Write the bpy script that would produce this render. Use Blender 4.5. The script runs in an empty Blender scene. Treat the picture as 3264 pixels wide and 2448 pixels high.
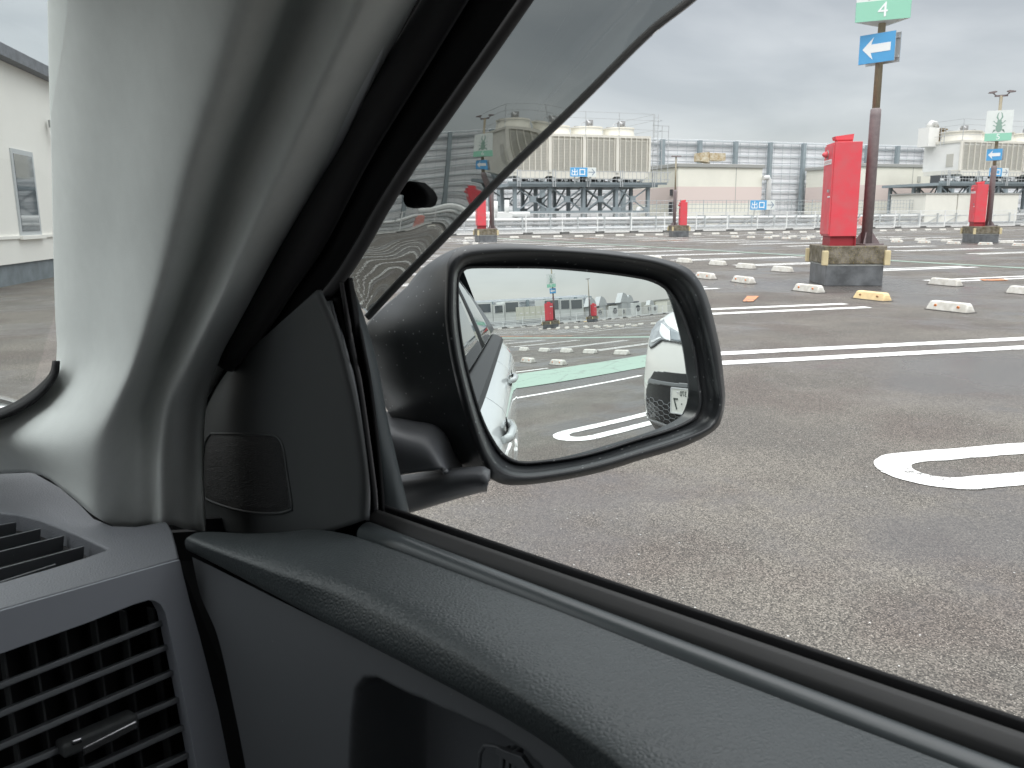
import bpy, bmesh, math, random
import numpy as np
from mathutils import Vector, Matrix
random.seed(7)
SC = bpy.context.scene
COL = SC.collection
R_ = math.radians

# ------------------------------------------------------------------ camera
F = 2650.; CX = 1632.; CY = 1224.
YAW, PIT, ROL = R_(21), R_(11.27), R_(0.55)
CAM = np.array([0, 0, 1.25])
Zv = np.array([0, 0, 1.])
_h = np.array([math.sin(YAW), math.cos(YAW), 0]); _r = np.array([math.cos(YAW), -math.sin(YAW), 0])
cd = math.cos(PIT) * _h - math.sin(PIT) * Zv
_u = math.sin(PIT) * _h + math.cos(PIT) * Zv
cr = _r * math.cos(ROL) - _u * math.sin(ROL)
cu = _u * math.cos(ROL) + _r * math.sin(ROL)
cam_d = bpy.data.cameras.new('camera'); cam = bpy.data.objects.new('camera', cam_d); COL.objects.link(cam)
cam_d.sensor_width = 36; cam_d.lens = 36 * F / 3264.
cam_d.clip_start = 0.02; cam_d.clip_end = 3000
cam_d.dof.use_dof = True; cam_d.dof.focus_distance = 1.9; cam_d.dof.aperture_fstop = 24
m = Matrix((( cr[0], cu[0], -cd[0], CAM[0]), (cr[1], cu[1], -cd[1], CAM[1]), (cr[2], cu[2], -cd[2], CAM[2]), (0, 0, 0, 1)))
cam.matrix_world = m
SC.camera = cam
SC.view_settings.view_transform = 'Standard'; SC.view_settings.look = 'None'
SC.view_settings.exposure = 0.30; SC.view_settings.gamma = 1
SC.cycles.use_denoising = True
SC.cycles.max_bounces = 10; SC.cycles.transparent_max_bounces = 16
SC.cycles.glossy_bounces = 5; SC.cycles.diffuse_bounces = 5
SC.cycles.sample_clamp_indirect = 6

# ------------------------------------------------------------------ world: overcast sky
SKY = dict(base=0.62, zen=0.85)
wd = bpy.data.worlds.new('World'); SC.world = wd; wd.use_nodes = True
nt = wd.node_tree; nt.nodes.clear()
def N(nt, t, **k):
    n = nt.nodes.new(t)
    for a, b in k.items():
        if a.startswith('i_'):
            n.inputs[int(a[2:]) if a[2:].isdigit() else a[2:]].default_value = b
        else: setattr(n, a, b)
    return n
sk = N(nt, 'ShaderNodeTexSky'); sk.sky_type = 'NISHITA'; sk.sun_disc = False
sk.sun_elevation = R_(48); sk.sun_rotation = R_(200)
bg1 = N(nt, 'ShaderNodeBackground'); bg1.inputs[1].default_value = 0.05; bg1.inputs[1].default_value *= .4
nt.links.new(sk.outputs[0], bg1.inputs[0])
tc = N(nt, 'ShaderNodeTexCoord')
sx = N(nt, 'ShaderNodeSeparateXYZ'); nt.links.new(tc.outputs['Generated'], sx.inputs[0])
mp = N(nt, 'ShaderNodeMapping'); mp.inputs['Scale'].default_value = (1.0, 1.0, 2.6)
nt.links.new(tc.outputs['Generated'], mp.inputs[0])
nz = N(nt, 'ShaderNodeTexNoise'); nz.inputs['Scale'].default_value = 2.5; nz.inputs['Detail'].default_value = 6; nz.inputs['Roughness'].default_value = .5
nz.inputs['Distortion'].default_value = .5
nt.links.new(mp.outputs[0], nz.inputs[0])
cl = N(nt, 'ShaderNodeValToRGB')
cl.color_ramp.elements[0].position = .36; cl.color_ramp.elements[0].color = (.47, .485, .49, 1)
cl.color_ramp.elements[1].position = .66; cl.color_ramp.elements[1].color = (.73, .74, .735, 1)
nt.links.new(nz.outputs[0], cl.inputs[0])
gr = N(nt, 'ShaderNodeMapRange'); gr.inputs[1].default_value = .32; gr.inputs[2].default_value = 1.0
gr.inputs[3].default_value = .765; gr.inputs[4].default_value = 5.0; gr.interpolation_type = 'LINEAR'
nt.links.new(sx.outputs[2], gr.inputs[0])
bg2 = N(nt, 'ShaderNodeBackground'); nt.links.new(cl.outputs[0], bg2.inputs[0]); nt.links.new(gr.outputs[0], bg2.inputs[1])
ad = N(nt, 'ShaderNodeAddShader'); nt.links.new(bg1.outputs[0], ad.inputs[0]); nt.links.new(bg2.outputs[0], ad.inputs[1])
wo = N(nt, 'ShaderNodeOutputWorld'); nt.links.new(ad.outputs[0], wo.inputs[0])
sun_d = bpy.data.lights.new('sun', 'SUN'); sun_d.energy = 1.0; sun_d.angle = R_(25); sun_d.color = (1, .97, .93)
sun = bpy.data.objects.new('sun', sun_d); COL.objects.link(sun)
_el, _az = R_(48), R_(200)
sdir = Vector((math.sin(_az) * math.cos(_el), math.cos(_az) * math.cos(_el), math.sin(_el)))
sun.rotation_euler = sdir.to_track_quat('Z', 'Y').to_euler()

# ------------------------------------------------------------------ picking helpers
def ray(x, y):
    v = (x - CX) / F * cr - (y - CY) / F * cu + cd
    return v / np.linalg.norm(v)
HD = R_(-28)
FW = np.array([math.sin(HD), math.cos(HD), 0]); RT = np.array([math.cos(HD), -math.sin(HD), 0])
AX = {'lat': RT, 'fwd': FW, 'z': Zv}
def U(px, py, n, v):                      # a point on a plane of the car frame (measured from the driver's eye)
    w = ray(px, py)
    if n == 'dist': return CAM + w * v
    return CAM + w * (v / (w @ AX[n]))
def CP(lat, fwd, z): return CAM * np.array([1, 1, 0]) + RT * lat + FW * fwd + Zv * z   # car frame, z from the ground
def W(px, py, Y):
    v = ray(px, py); return CAM + v * ((Y - CAM[1]) / v[1])
# the door mirror: a shallow sphere
MT, MYA, MTI, MR = .85, R_(175.4), R_(2.78), 3.2
MC = CAM + ray(1870, 1165) * MT
MN = np.array([math.sin(MYA) * math.cos(MTI), math.cos(MYA) * math.cos(MTI), math.sin(MTI)])
MO = MC - MN * MR
def mpoint(px, py):
    v = ray(px, py); oc = CAM - MO; b = oc @ v
    return CAM + v * (-b - math.sqrt(b * b - (oc @ oc - MR * MR)))
def mrefl(px, py):
    P = mpoint(px, py); v = ray(px, py); n = (P - MO) / MR
    return P, v - 2 * (v @ n) * n

# ------------------------------------------------------------------ materials
MATS = {}
def mat(name, col, rough=.5, metal=0., spec=.5, coat=0., bump=None, var=None, spots=None, emit=None, alpha=None, sheen=0, rvar=None):
    """bump=(kind, scale, strength, distance)  var=(scale, amount, col2)  spots=(scale, threshold, col)"""
    if name in MATS: return MATS[name]
    M = bpy.data.materials.new(name); M.use_nodes = True; nt = M.node_tree
    b = nt.nodes['Principled BSDF']; L = nt.links.new
    b.inputs['Base Color'].default_value = (*col, 1); b.inputs['Roughness'].default_value = rough
    b.inputs['Metallic'].default_value = metal; b.inputs['Specular IOR Level'].default_value = spec
    b.inputs['Coat Weight'].default_value = coat; b.inputs['Coat Roughness'].default_value = .04
    b.inputs['Sheen Weight'].default_value = sheen
    t = N(nt, 'ShaderNodeTexCoord'); out = None
    if var:
        n = N(nt, 'ShaderNodeTexNoise', i_Scale=var[0], i_Detail=6., i_Roughness=.62); L(t.outputs['Object'], n.inputs[0])
        r = N(nt, 'ShaderNodeValToRGB'); r.color_ramp.elements[0].position = .36; r.color_ramp.elements[1].position = .66
        c2 = var[2] if len(var) > 2 else tuple(c * (1 - var[1]) for c in col)
        r.color_ramp.elements[0].color = (*c2, 1); r.color_ramp.elements[1].color = (*col, 1)
        L(n.outputs[0], r.inputs[0]); out = r.outputs[0]
    if spots:
        v = N(nt, 'ShaderNodeTexVoronoi', i_Scale=spots[0]); L(t.outputs['Object'], v.inputs[0])
        lt = N(nt, 'ShaderNodeMath', operation='LESS_THAN'); lt.inputs[1].default_value = spots[1]; L(v.outputs['Distance'], lt.inputs[0])
        mx = N(nt, 'ShaderNodeMix', data_type='RGBA'); mx.inputs[6].default_value = (*col, 1); mx.inputs[7].default_value = (*spots[2], 1)
        if out: L(out, mx.inputs[6])
        L(lt.outputs[0], mx.inputs[0]); out = mx.outputs[2]
    if out: L(out, b.inputs['Base Color'])
    if rvar:
        n = N(nt, 'ShaderNodeTexNoise', i_Scale=rvar[0], i_Detail=4.); L(t.outputs['Object'], n.inputs[0])
        q = N(nt, 'ShaderNodeMapRange'); q.inputs[1].default_value = .35; q.inputs[2].default_value = .65; q.inputs[3].default_value = rvar[1]; q.inputs[4].default_value = rvar[2]
        L(n.outputs[0], q.inputs[0]); L(q.outputs[0], b.inputs['Roughness'])
    if bump:
        if bump[0] == 'v': n = N(nt, 'ShaderNodeTexVoronoi', i_Scale=bump[1], feature='DISTANCE_TO_EDGE')
        elif bump[0] == 'w': n = N(nt, 'ShaderNodeTexWave', i_Scale=bump[1], bands_direction='Z')
        else: n = N(nt, 'ShaderNodeTexNoise', i_Scale=bump[1], i_Detail=3.)
        L(t.outputs['Object'], n.inputs[0])
        bm_ = N(nt, 'ShaderNodeBump', i_Strength=bump[2], i_Distance=bump[3]); L(n.outputs[0], bm_.inputs['Height']); L(bm_.outputs[0], b.inputs['Normal'])
    MATS[name] = M; return M

# ------------------------------------------------------------------ mesh builder
class MB:
    def __init__(s): s.v = []; s.f = []; s.sm = []
    def add(s, vs, fs, smooth=False):
        o = len(s.v); s.v += [tuple(map(float, p)) for p in vs]; s.f += [tuple(i + o for i in f) for f in fs]; s.sm += [smooth] * len(fs); return s
    def box(s, x, y, z, w, d, h, rz=0, tz=None):        # centre x,y and bottom z
        c, si = math.cos(rz), math.sin(rz); vs = []
        for k, (zz) in enumerate((z, z + h)):
            sc = 1 if (k == 0 or tz is None) else tz
            for a, b in ((-1, -1), (1, -1), (1, 1), (-1, 1)):
                u, v = a * w / 2 * sc, b * d / 2 * sc
                vs.append((x + u * c - v * si, y + u * si + v * c, zz))
        return s.add(vs, [(3, 2, 1, 0), (4, 5, 6, 7), (0, 1, 5, 4), (1, 2, 6, 5), (2, 3, 7, 6), (3, 0, 4, 7)])
    def bar(s, p, q, w, h=None, up=(0, 0, 1)):
        h = h or w; p = Vector(p); q = Vector(q); d = (q - p).normalized(); u = Vector(up)
        if abs(d.dot(u)) > .98: u = Vector((1, 0, 0))
        a = d.cross(u).normalized(); b = a.cross(d).normalized(); vs = []
        for o in (p, q):
            for i, j in ((-1, -1), (1, -1), (1, 1), (-1, 1)): vs.append(o + a * w / 2 * i + b * h / 2 * j)
        return s.add(vs, [(3, 2, 1, 0), (4, 5, 6, 7), (0, 1, 5, 4), (1, 2, 6, 5), (2, 3, 7, 6), (3, 0, 4, 7)])
    def tube(s, pts, r, n=10, cap=True):
        pts = [Vector(p) for p in pts]; rr = r if isinstance(r, (list, tuple)) else [r] * len(pts); vs = []; fs = []; pa = None
        for i, p in enumerate(pts):
            d = (pts[min(i + 1, len(pts) - 1)] - pts[max(i - 1, 0)]).normalized()
            if pa is None: pa = d.orthogonal().normalized()
            a = (pa - d * pa.dot(d)).normalized(); pa = a; b = d.cross(a)
            for k in range(n):
                t = 2 * math.pi * k / n; vs.append(p + (a * math.cos(t) + b * math.sin(t)) * rr[i])
        for i in range(len(pts) - 1):
            for k in range(n): fs.append((i * n + k, i * n + (k + 1) % n, (i + 1) * n + (k + 1) % n, (i + 1) * n + k))
        s.add(vs, fs, True)
        if cap:
            o = len(s.v) - len(vs); s.f.append(tuple(range(o + n - 1, o - 1, -1))); s.f.append(tuple(range(len(s.v) - n, len(s.v)))); s.sm += [False, False]
        return s
    def prism(s, poly, z0, z1):                       # xy polygon, counter-clockwise
        n = len(poly); vs = [(x, y, z0) for x, y in poly] + [(x, y, z1) for x, y in poly]
        fs = [tuple(range(n - 1, -1, -1)), tuple(range(n, 2 * n))] + [(i, (i + 1) % n, n + (i + 1) % n, n + i) for i in range(n)]
        return s.add(vs, fs)
    def slab(s, pts, off):                            # 3-D polygon thickened by a vector
        n = len(pts); off = np.array(off); vs = [np.array(p) for p in pts]; vs += [p + off for p in vs]
        return s.add(vs, [tuple(range(n - 1, -1, -1)), tuple(range(n, 2 * n))] + [(i, (i + 1) % n, n + (i + 1) % n, n + i) for i in range(n)])
    def grid(s, rows, smooth=True, cu=False, cv=False):
        nr, nc = len(rows), len(rows[0]); vs = [p for r in rows for p in r]; fs = []
        for i in range(nr - (0 if cv else 1)):
            for j in range(nc - (0 if cu else 1)):
                fs.append((i * nc + j, i * nc + (j + 1) % nc, ((i + 1) % nr) * nc + (j + 1) % nc, ((i + 1) % nr) * nc + j))
        return s.add(vs, fs, smooth)
    def build(s, name, M, parent=None, world=False, bevel=0, solid=0, soff=0, subd=0, label=None, seg=2):
        me = bpy.data.meshes.new(name)
        base = np.zeros(3)
        if world and parent is not None:
            p = parent
            while p is not None: base = base + np.array(p.location); p = p.parent
        me.from_pydata([tuple(np.array(v) - base) for v in s.v], [], s.f)
        for p, k in zip(me.polygons, s.sm): p.use_smooth = k
        me.materials.append(M); me.update()
        bm = bmesh.new(); bm.from_mesh(me); bmesh.ops.recalc_face_normals(bm, faces=bm.faces); bm.to_mesh(me); bm.free()
        o = bpy.data.objects.new(name, me); COL.objects.link(o); o.parent = parent
        if solid: md = o.modifiers.new('solid', 'SOLIDIFY'); md.thickness = solid; md.offset = soff
        if bevel: md = o.modifiers.new('bevel', 'BEVEL'); md.width = bevel; md.segments = seg; md.limit_method = 'ANGLE'; md.angle_limit = R_(35)
        if subd: md = o.modifiers.new('sub', 'SUBSURF'); md.levels = subd; md.render_levels = subd
        if label: o['label'] = label
        return o
def empty(name, loc, label, cat, group=None, rz=0):
    o = bpy.data.objects.new(name, None); COL.objects.link(o); o.location = tuple(map(float, loc)); o.rotation_euler = (0, 0, rz); o.empty_display_size = .1
    return tag(o, label, cat, group)
def tag(o, label, cat, group=None):
    o['label'] = label; o['category'] = cat
    if group: o['group'] = group
    return o
def setting(o): o['kind'] = 'structure'; return o
def dup(root, loc, rz, label, group=None, parts=True):
    r = root.copy(); COL.objects.link(r); r.location = tuple(map(float, loc)); r.rotation_euler = (0, 0, rz); r['label'] = label
    if group: r['group'] = group
    if parts:
        for ch in list(root.children):
            c = ch.copy(); COL.objects.link(c); c.parent = r
            for g in ch.children:
                d = g.copy(); COL.objects.link(d); d.parent = c
    return r
def cat_rom(P, n):                                    # smooth resample of a polyline (any dimension), uniform by length
    P = np.array(P, float)
    if len(P) == 2: return [P[0] + (P[1] - P[0]) * t for t in np.linspace(0, 1, n)]
    Q = np.vstack([2 * P[0] - P[1], P, 2 * P[-1] - P[-2]]); out = []
    for i in range(1, len(Q) - 2):
        p0, p1, p2, p3 = Q[i - 1:i + 3]
        for t in np.linspace(0, 1, 12, endpoint=False):
            out.append(.5 * (2 * p1 + (p2 - p0) * t + (2 * p0 - 5 * p1 + 4 * p2 - p3) * t * t + (3 * p1 - p0 - 3 * p2 + p3) * t ** 3))
    out.append(P[-1]); out = np.array(out)
    d = np.r_[0, np.cumsum(np.linalg.norm(np.diff(out, axis=0), axis=1))]; u = np.linspace(0, d[-1], n)
    return [np.array([np.interp(x, d, out[:, k]) for k in range(P.shape[1])]) for x in u]
def text_mesh(name, s, size, M, parent, mtx, ext=.002):
    c = bpy.data.curves.new(name, 'FONT'); c.body = s; c.size = size; c.extrude = ext; c.align_x = 'CENTER'; c.align_y = 'CENTER'
    t = bpy.data.objects.new(name, c); COL.objects.link(t); dg = bpy.context.evaluated_depsgraph_get(); dg.update()
    me = bpy.data.meshes.new_from_object(t.evaluated_get(dg)); bpy.data.objects.remove(t)
    me.materials.clear(); me.materials.append(M)
    for v in me.vertices: v.co = mtx @ v.co
    o = bpy.data.objects.new(name, me); COL.objects.link(o); o.parent = parent; return o
def inpoly(x, y, P):
    c = False; j = len(P) - 1
    for i in range(len(P)):
        if (P[i][1] > y) != (P[j][1] > y) and x < (P[j][0] - P[i][0]) * (y - P[i][1]) / (P[j][1] - P[i][1]) + P[i][0]: c = not c
        j = i
    return c
def pdist(x, y, P):                                   # distance to polygon outline
    b = 1e9
    for i in range(len(P)):
        a = np.array(P[i - 1], float); c = np.array(P[i], float); d = c - a; t = max(0, min(1, ((x - a[0]) * d[0] + (y - a[1]) * d[1]) / (d @ d + 1e-9)))
        q = a + d * t; b = min(b, math.hypot(x - q[0], y - q[1]))
    return b

# ------------------------------------------------------------------ ground
def asphalt_mat():
    M = bpy.data.materials.new('asphalt'); M.use_nodes = True; nt = M.node_tree; L = nt.links.new; b = nt.nodes['Principled BSDF']
    g = N(nt, 'ShaderNodeNewGeometry'); P = g.outputs['Position']
    def noise(s, d=5, r=.6):
        n = N(nt, 'ShaderNodeTexNoise', i_Scale=s, i_Detail=float(d), i_Roughness=r); L(P, n.inputs[0]); return n.outputs[0]
    def rng(x, a, c, d, e):
        n = N(nt, 'ShaderNodeMapRange'); n.interpolation_type = 'SMOOTHSTEP'
        for i, v in enumerate((a, c, d, e)): n.inputs[i + 1].default_value = v
        L(x, n.inputs[0]); return n.outputs[0]
    def math_(op, a, c):
        n = N(nt, 'ShaderNodeMath', operation=op)
        for i, v in enumerate((a, c)):
            if isinstance(v, (int, float)): n.inputs[i].default_value = v
            else: L(v, n.inputs[i])
        return n.outputs[0]
    def mix(f, a, c, bt='MIX'):
        n = N(nt, 'ShaderNodeMix', data_type='RGBA'); n.blend_type = bt
        if isinstance(f, (int, float)): n.inputs[0].default_value = f
        else: L(f, n.inputs[0])
        for i, v in ((6, a), (7, c)):
            if isinstance(v, tuple): n.inputs[i].default_value = (*v, 1)
            else: L(v, n.inputs[i])
        return n.outputs[2]
    big = noise(.35, 6, .65); med = noise(1.1, 4, .5); fine = noise(60, 2)
    # wet: patches plus the puddle at the foot of the plinth
    wet = rng(big, .47, .60, 0, .9)
    for cx_, cy_, r0, r1 in ((11.6, 11.0, .5, 2.6), (10.2, 12.6, .5, 2.4), (12.2, 12.8, .6, 2.2), (6.2, 4.6, .4, 2.2), (11.5, 7.5, .4, 2.2), (31.5, 27.5, 1, 5), (5.5, -7.4, .5, 2.5)):
        vd = N(nt, 'ShaderNodeVectorMath', operation='DISTANCE'); L(P, vd.inputs[0]); vd.inputs[1].default_value = (cx_, cy_, 0)
        a = math_('ADD', vd.outputs['Value'], math_('MULTIPLY', math_('SUBTRACT', med, .5), 3.0))
        wet = math_('MAXIMUM', wet, rng(a, r0, r1, 1, 0))
    base = mix(rng(med, .35, .65, 0, 1), (.120, .108, .092), (.088, .080, .070))
    base = mix(rng(noise(.9, 5, .6), .46, .64, 0, .8), base, (.082, .067, .058))
    v = N(nt, 'ShaderNodeTexVoronoi', i_Scale=215.); L(P, v.inputs[0])
    bw = N(nt, 'ShaderNodeRGBToBW'); L(v.outputs['Color'], bw.inputs[0])
    agg = rng(bw.outputs[0], .15, .85, .36, 1.85)
    cm = N(nt, 'ShaderNodeCombineColor'); [L(agg, cm.inputs[i]) for i in range(3)]
    base = mix(1.0, base, cm.outputs[0], 'MULTIPLY')
    sp = rng(v.outputs['Distance'], .22, .34, 1, 0)
    hot = math_('MULTIPLY', sp, math_('GREATER_THAN', bw.outputs[0], .74))
    base = mix(math_('MULTIPLY', hot, .85), base, (.46, .43, .38))
    v2 = N(nt, 'ShaderNodeTexVoronoi', i_Scale=17.); L(P, v2.inputs[0])
    speck = math_('MULTIPLY', math_('LESS_THAN', v2.outputs['Distance'], .062), math_('GREATER_THAN', med, .50))
    base = mix(math_('MULTIPLY', speck, .8), base, (.62, .62, .60))
    base = mix(math_('MULTIPLY', wet, .60), base, (.058, .052, .053))
    # fine cracks
    v3 = N(nt, 'ShaderNodeTexVoronoi', i_Scale=.13, feature='DISTANCE_TO_EDGE'); mn = N(nt, 'ShaderNodeMix', data_type='VECTOR'); mn.inputs[0].default_value = .25
    nn = N(nt, 'ShaderNodeTexNoise', i_Scale=1.3, i_Detail=5.); L(P, nn.inputs[0]); L(P, mn.inputs[4]); L(nn.outputs['Color'], mn.inputs[5]); L(mn.outputs[1], v3.inputs[0])
    base = mix(rng(v3.outputs['Distance'], .0, .0018, .35, 0), base, (.05, .045, .04))
    L(base, b.inputs['Base Color'])
    rr = math_('SUBTRACT', .74, math_('MULTIPLY', wet, .50)); L(rr, b.inputs['Roughness'])
    b.inputs['Specular IOR Level'].default_value = .5
    h = math_('ADD', math_('MULTIPLY', agg, .6), fine)
    bp = N(nt, 'ShaderNodeBump', i_Distance=.006); L(h, bp.inputs['Height']); L(math_('SUBTRACT', .75, math_('MULTIPLY', wet, .6)), bp.inputs['Strength']); L(bp.outputs[0], b.inputs['Normal'])
    return M
ASPH = asphalt_mat()
def paint_mat(name, col, wear=.5, sc=26.):
    M = bpy.data.materials.new(name); M.use_nodes = True; nt = M.node_tree; L = nt.links.new; b = nt.nodes['Principled BSDF']
    g = N(nt, 'ShaderNodeNewGeometry')
    n = N(nt, 'ShaderNodeTexNoise', i_Scale=sc, i_Detail=7., i_Roughness=.75); L(g.outputs['Position'], n.inputs[0])
    n2 = N(nt, 'ShaderNodeTexNoise', i_Scale=2.2, i_Detail=5.); L(g.outputs['Position'], n2.inputs[0])
    a = N(nt, 'ShaderNodeMath', operation='MULTIPLY_ADD'); L(n2.outputs[0], a.inputs[0]); a.inputs[1].default_value = .5; L(n.outputs[0], a.inputs[2])
    r = N(nt, 'ShaderNodeMapRange'); r.inputs[1].default_value = .86 - .14 * (1 - wear); r.inputs[1].default_value = .95 - .2 * wear; r.inputs[2].default_value = 1.02 - .2 * wear; L(a.outputs[0], r.inputs[0])
    v = N(nt, 'ShaderNodeTexVoronoi', i_Scale=1.1, feature='DISTANCE_TO_EDGE'); 
    nn = N(nt, 'ShaderNodeMix', data_type='VECTOR'); nn.inputs[0].default_value = .2; L(g.outputs['Position'], nn.inputs[4]); L(n.outputs['Color'], nn.inputs[5]); L(nn.outputs[1], v.inputs[0])
    ck = N(nt, 'ShaderNodeMath', operation='LESS_THAN'); ck.inputs[1].default_value = .006; L(v.outputs['Distance'], ck.inputs[0])
    mxx = N(nt, 'ShaderNodeMath', operation='MAXIMUM'); L(r.outputs[0], mxx.inputs[0]); L(ck.outputs[0], mxx.inputs[1])
    mx = N(nt, 'ShaderNodeMix', data_type='RGBA'); mx.inputs[6].default_value = (*col, 1); mx.inputs[7].default_value = (.12, .115, .11, 1)
    L(mxx.outputs[0], mx.inputs[0]); L(mx.outputs[2], b.inputs['Base Color']); b.inputs['Roughness'].default_value = .55
    return M
WHITE = paint_mat('white_road_paint', (.80, .80, .78), .46)
GREEN = paint_mat('green_road_paint', (.25, .345, .285), .45, 14.)
ORANGE = paint_mat('orange_road_paint', (.62, .24, .10), .9, 10.)

gm = MB(); gm.add([(-700, -700, 0), (700, -700, 0), (700, 700, 0), (-700, 700, 0)], [(0, 1, 2, 3)])
setting(gm.build('ground', ASPH))

lines = MB()
def rag(p, q, w, z=.004, b=lines):                    # one painted line with slightly ragged edges
    p = np.array(p, float); q = np.array(q, float); d = q - p; Ln = np.linalg.norm(d); d /= Ln; nrm = np.array([-d[1], d[0]])
    n = max(2, int(Ln / (.07 if np.linalg.norm(p) < 13 else .8))); a = [];
    for i in range(n + 1):
        c = p + d * Ln * i / n; j = random.uniform(-.006, .006); k = random.uniform(-.006, .006)
        a.append([(*(c + nrm * (w / 2 + j)), z), (*(c - nrm * (w / 2 + k)), z)])
    b.grid(a, False)
def uloop(x0, y, x1, ang=0., wd=.13, R=.185, open_=True):   # two parallel lines joined by a round end at x0
    c, s_ = math.cos(ang), math.sin(ang)
    T = lambda u, v: (x0 + u * c - v * s_, y + u * s_ + v * c)
    Ln = x1 - x0
    for sg in (-1, 1): rag(T(R + wd / 2, sg * R), T(Ln, sg * R), wd)
    n = 22; a = []
    for i in range(n + 1):
        t = math.pi / 2 + math.pi * i / n; j = random.uniform(-.004, .004)
        a.append([(*T(R + wd / 2 + (R + wd / 2 + j) * math.cos(t), (R + wd / 2 + j) * math.sin(t)), .004), (*T(R + wd / 2 + (R - wd / 2) * math.cos(t), (R - wd / 2) * math.sin(t)), .004)])
    lines.grid(a, False)
uloop(3.11, 2.99, 8.8, R_(-8), R=.22, wd=.175)
uloop(3.2, 6.36, 8.7, R_(-8), R=.235, wd=.18)
uloop(3.6, 9.70, 8.75, R_(-6.0), R=.25, wd=.17)
for k in range(12): uloop(3.4, 12.8 + 3.05 * k, 8.7, R_(-2))
uloop(2.78, -3.20, 8.2, R_(-2), wd=.17, R=.20)
uloop(2.9, -.1, 8.3, R_(-4))
rag((2.2, -5.90), (6.6, -6.30), .12); rag((3.9, -9.62), (6.5, -9.62), .11)
# stalls beyond the wheel stops, open double lines
for k in range(14):
    y = 8.9 + 3.05 * k
    for s_ in (-.2, .2): rag((13.2, y + s_), (17.6, y + s_ - .1), .17)
for k in range(9):
    y = 19.6 + 3.0 * k
    for s_ in (-.2, .2):
        rag((23.2, y + s_), (28.0, y + s_), .18); rag((33.8, y + s_), (39, y + s_), .18)
for k in range(17):
    x = 15.2 + 3.0 * k
    for s_ in (-.18, .18): rag((x + s_, 45.2), (x + s_, 49.2), .12)
for y0, xa, xb in ((-12.85, 10.3, 13.8), (-15.75, 10.3, 14.1), (-19.5, 10.6, 14.2), (-22.8, 10.4, 14.2), (-26, 10.4, 14.2), (-29, 10.4, 14.2)):
    for s_ in (-.17, .17): rag((xa, y0 + s_), (xb, y0 + s_ - .08), .12)
for k in range(8):
    for s_ in (-.2, .2): rag((19.6, -27.8 - 3 * k + s_), (24.6, -27.8 - 3 * k + s_), .13)
for k in range(12):
    x = 22 + 3.0 * k
    for s_ in (-.18, .18): rag((x + s_, -52), (x + s_, -57), .12)
setting(lines.build('parking_lines', WHITE))
g2 = MB(); g2.add([(2.3, -6.85, .008), (12.6, -7.7, .008), (12.6, -9.75, .008), (3.6, -9.05, .008), (2.0, -8.9, .008)], [(0, 1, 2, 3, 4)])
g2.add([(17.75, 2, .008), (18.05, 2, .008), (18.75, 52, .008), (18.45, 52, .008)], [(0, 1, 2, 3)])
g2.add([(15.3, -60, .008), (15.9, -60, .008), (15.9, -11, .008), (15.3, -11, .008)], [(0, 1, 2, 3)])
setting(g2.build('green_walkway_paint', GREEN))
g3 = MB()
def arrow_o(x, y, a, L_=1.1):
    c, s_ = math.cos(a), math.sin(a); T = lambda u, v: (x + u * c - v * s_, y + u * s_ + v * c, .012)
    g3.add([T(0, -.07), T(L_ * .6, -.07), T(L_ * .6, -.2), T(L_, 0), T(L_ * .6, .2), T(L_ * .6, .07), T(0, .07)], [tuple(range(7))])
g3.add([(7.6, 10.25, .012), (7.75, 10.2, .012), (8.35, 10.85, .012), (8.2, 10.95, .012)], [(0, 1, 2, 3)]); g3.add([(14.0, 11.5, .012), (14.5, 11.4, .012), (14.7, 11.7, .012), (14.2, 11.8, .012)], [(0, 1, 2, 3)]); arrow_o(21.8, 38.6, R_(10), 4); arrow_o(20.5, 46, R_(0), 3.6); arrow_o(27.5, 47.5, R_(0), 3)
g3.add([(16.7, -24, .012), (16.95, -24, .012), (17.4, -36, .012), (17.1, -36, .012)], [(0, 1, 2, 3)])
setting(g3.build('orange_direction_paint', ORANGE))

# ------------------------------------------------------------------ wheel stops
CONC = mat('weathered_white_concrete', (.66, .65, .61), .8, var=(9, .35, (.47, .45, .40)), bump=('n', 60, .35, .004))
CONY = mat('yellow_painted_concrete', (.80, .62, .33), .7, var=(9, .2, (.66, .50, .28)), bump=('n', 60, .3, .004))
REFO = mat('orange_reflector', (.75, .25, .08), .3)
REFB = mat('faded_reflector', (.42, .22, .12), .4)
RUB = mat('rubber_shoe', (.10, .095, .09), .8)
def stop_mesh():                                       # long axis along y, reflectors face -x
    b = MB(); prof = [(-.085, .006), (-.078, .03), (-.052, .112), (-.036, .124), (.036, .124), (.052, .112), (.078, .03), (.085, .006)]
    rows = []
    for y, sx_, sz in ((-.300, .93, .35), (-.292, .96, .70), (-.272, .98, .93), (-.25, 1, 1), (.25, 1, 1), (.272, .98, .93), (.292, .96, .70), (.300, .93, .35)):
        rows.append([(x * sx_, y, z * sz if z > .05 else z) for x, z in prof])
    b.grid(rows, False); n = len(prof)
    b.add(rows[0], [tuple(range(n))]); b.add(rows[-1], [tuple(range(n))]); b.add([rows[0][0], rows[0][-1], rows[-1][-1], rows[-1][0]], [(0, 1, 2, 3)])
    return b
def make_stop(name, M, RM, label):
    t = empty(name, (0, 0, 0), label, 'wheel stop')
    stop_mesh().build('block', M, t, bevel=.006)
    for y in (-.17, .17):
        b = MB(); b.tube([(-.064, y, .068), (-.075, y, .064)], .020, 12); b.build('reflector', RM, t)
    b = MB(); b.box(0, 0, .001, .20, .63, .010); b.build('base_strip', RUB, t)
    return t
ws = make_stop('wheel_stop', CONC, REFO, 'white concrete wheel stop nearest the camera, with two orange reflectors'); ws.location = (9.28, 8.1, 0); ws.rotation_euler = (0, 0, R_(3))
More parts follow.
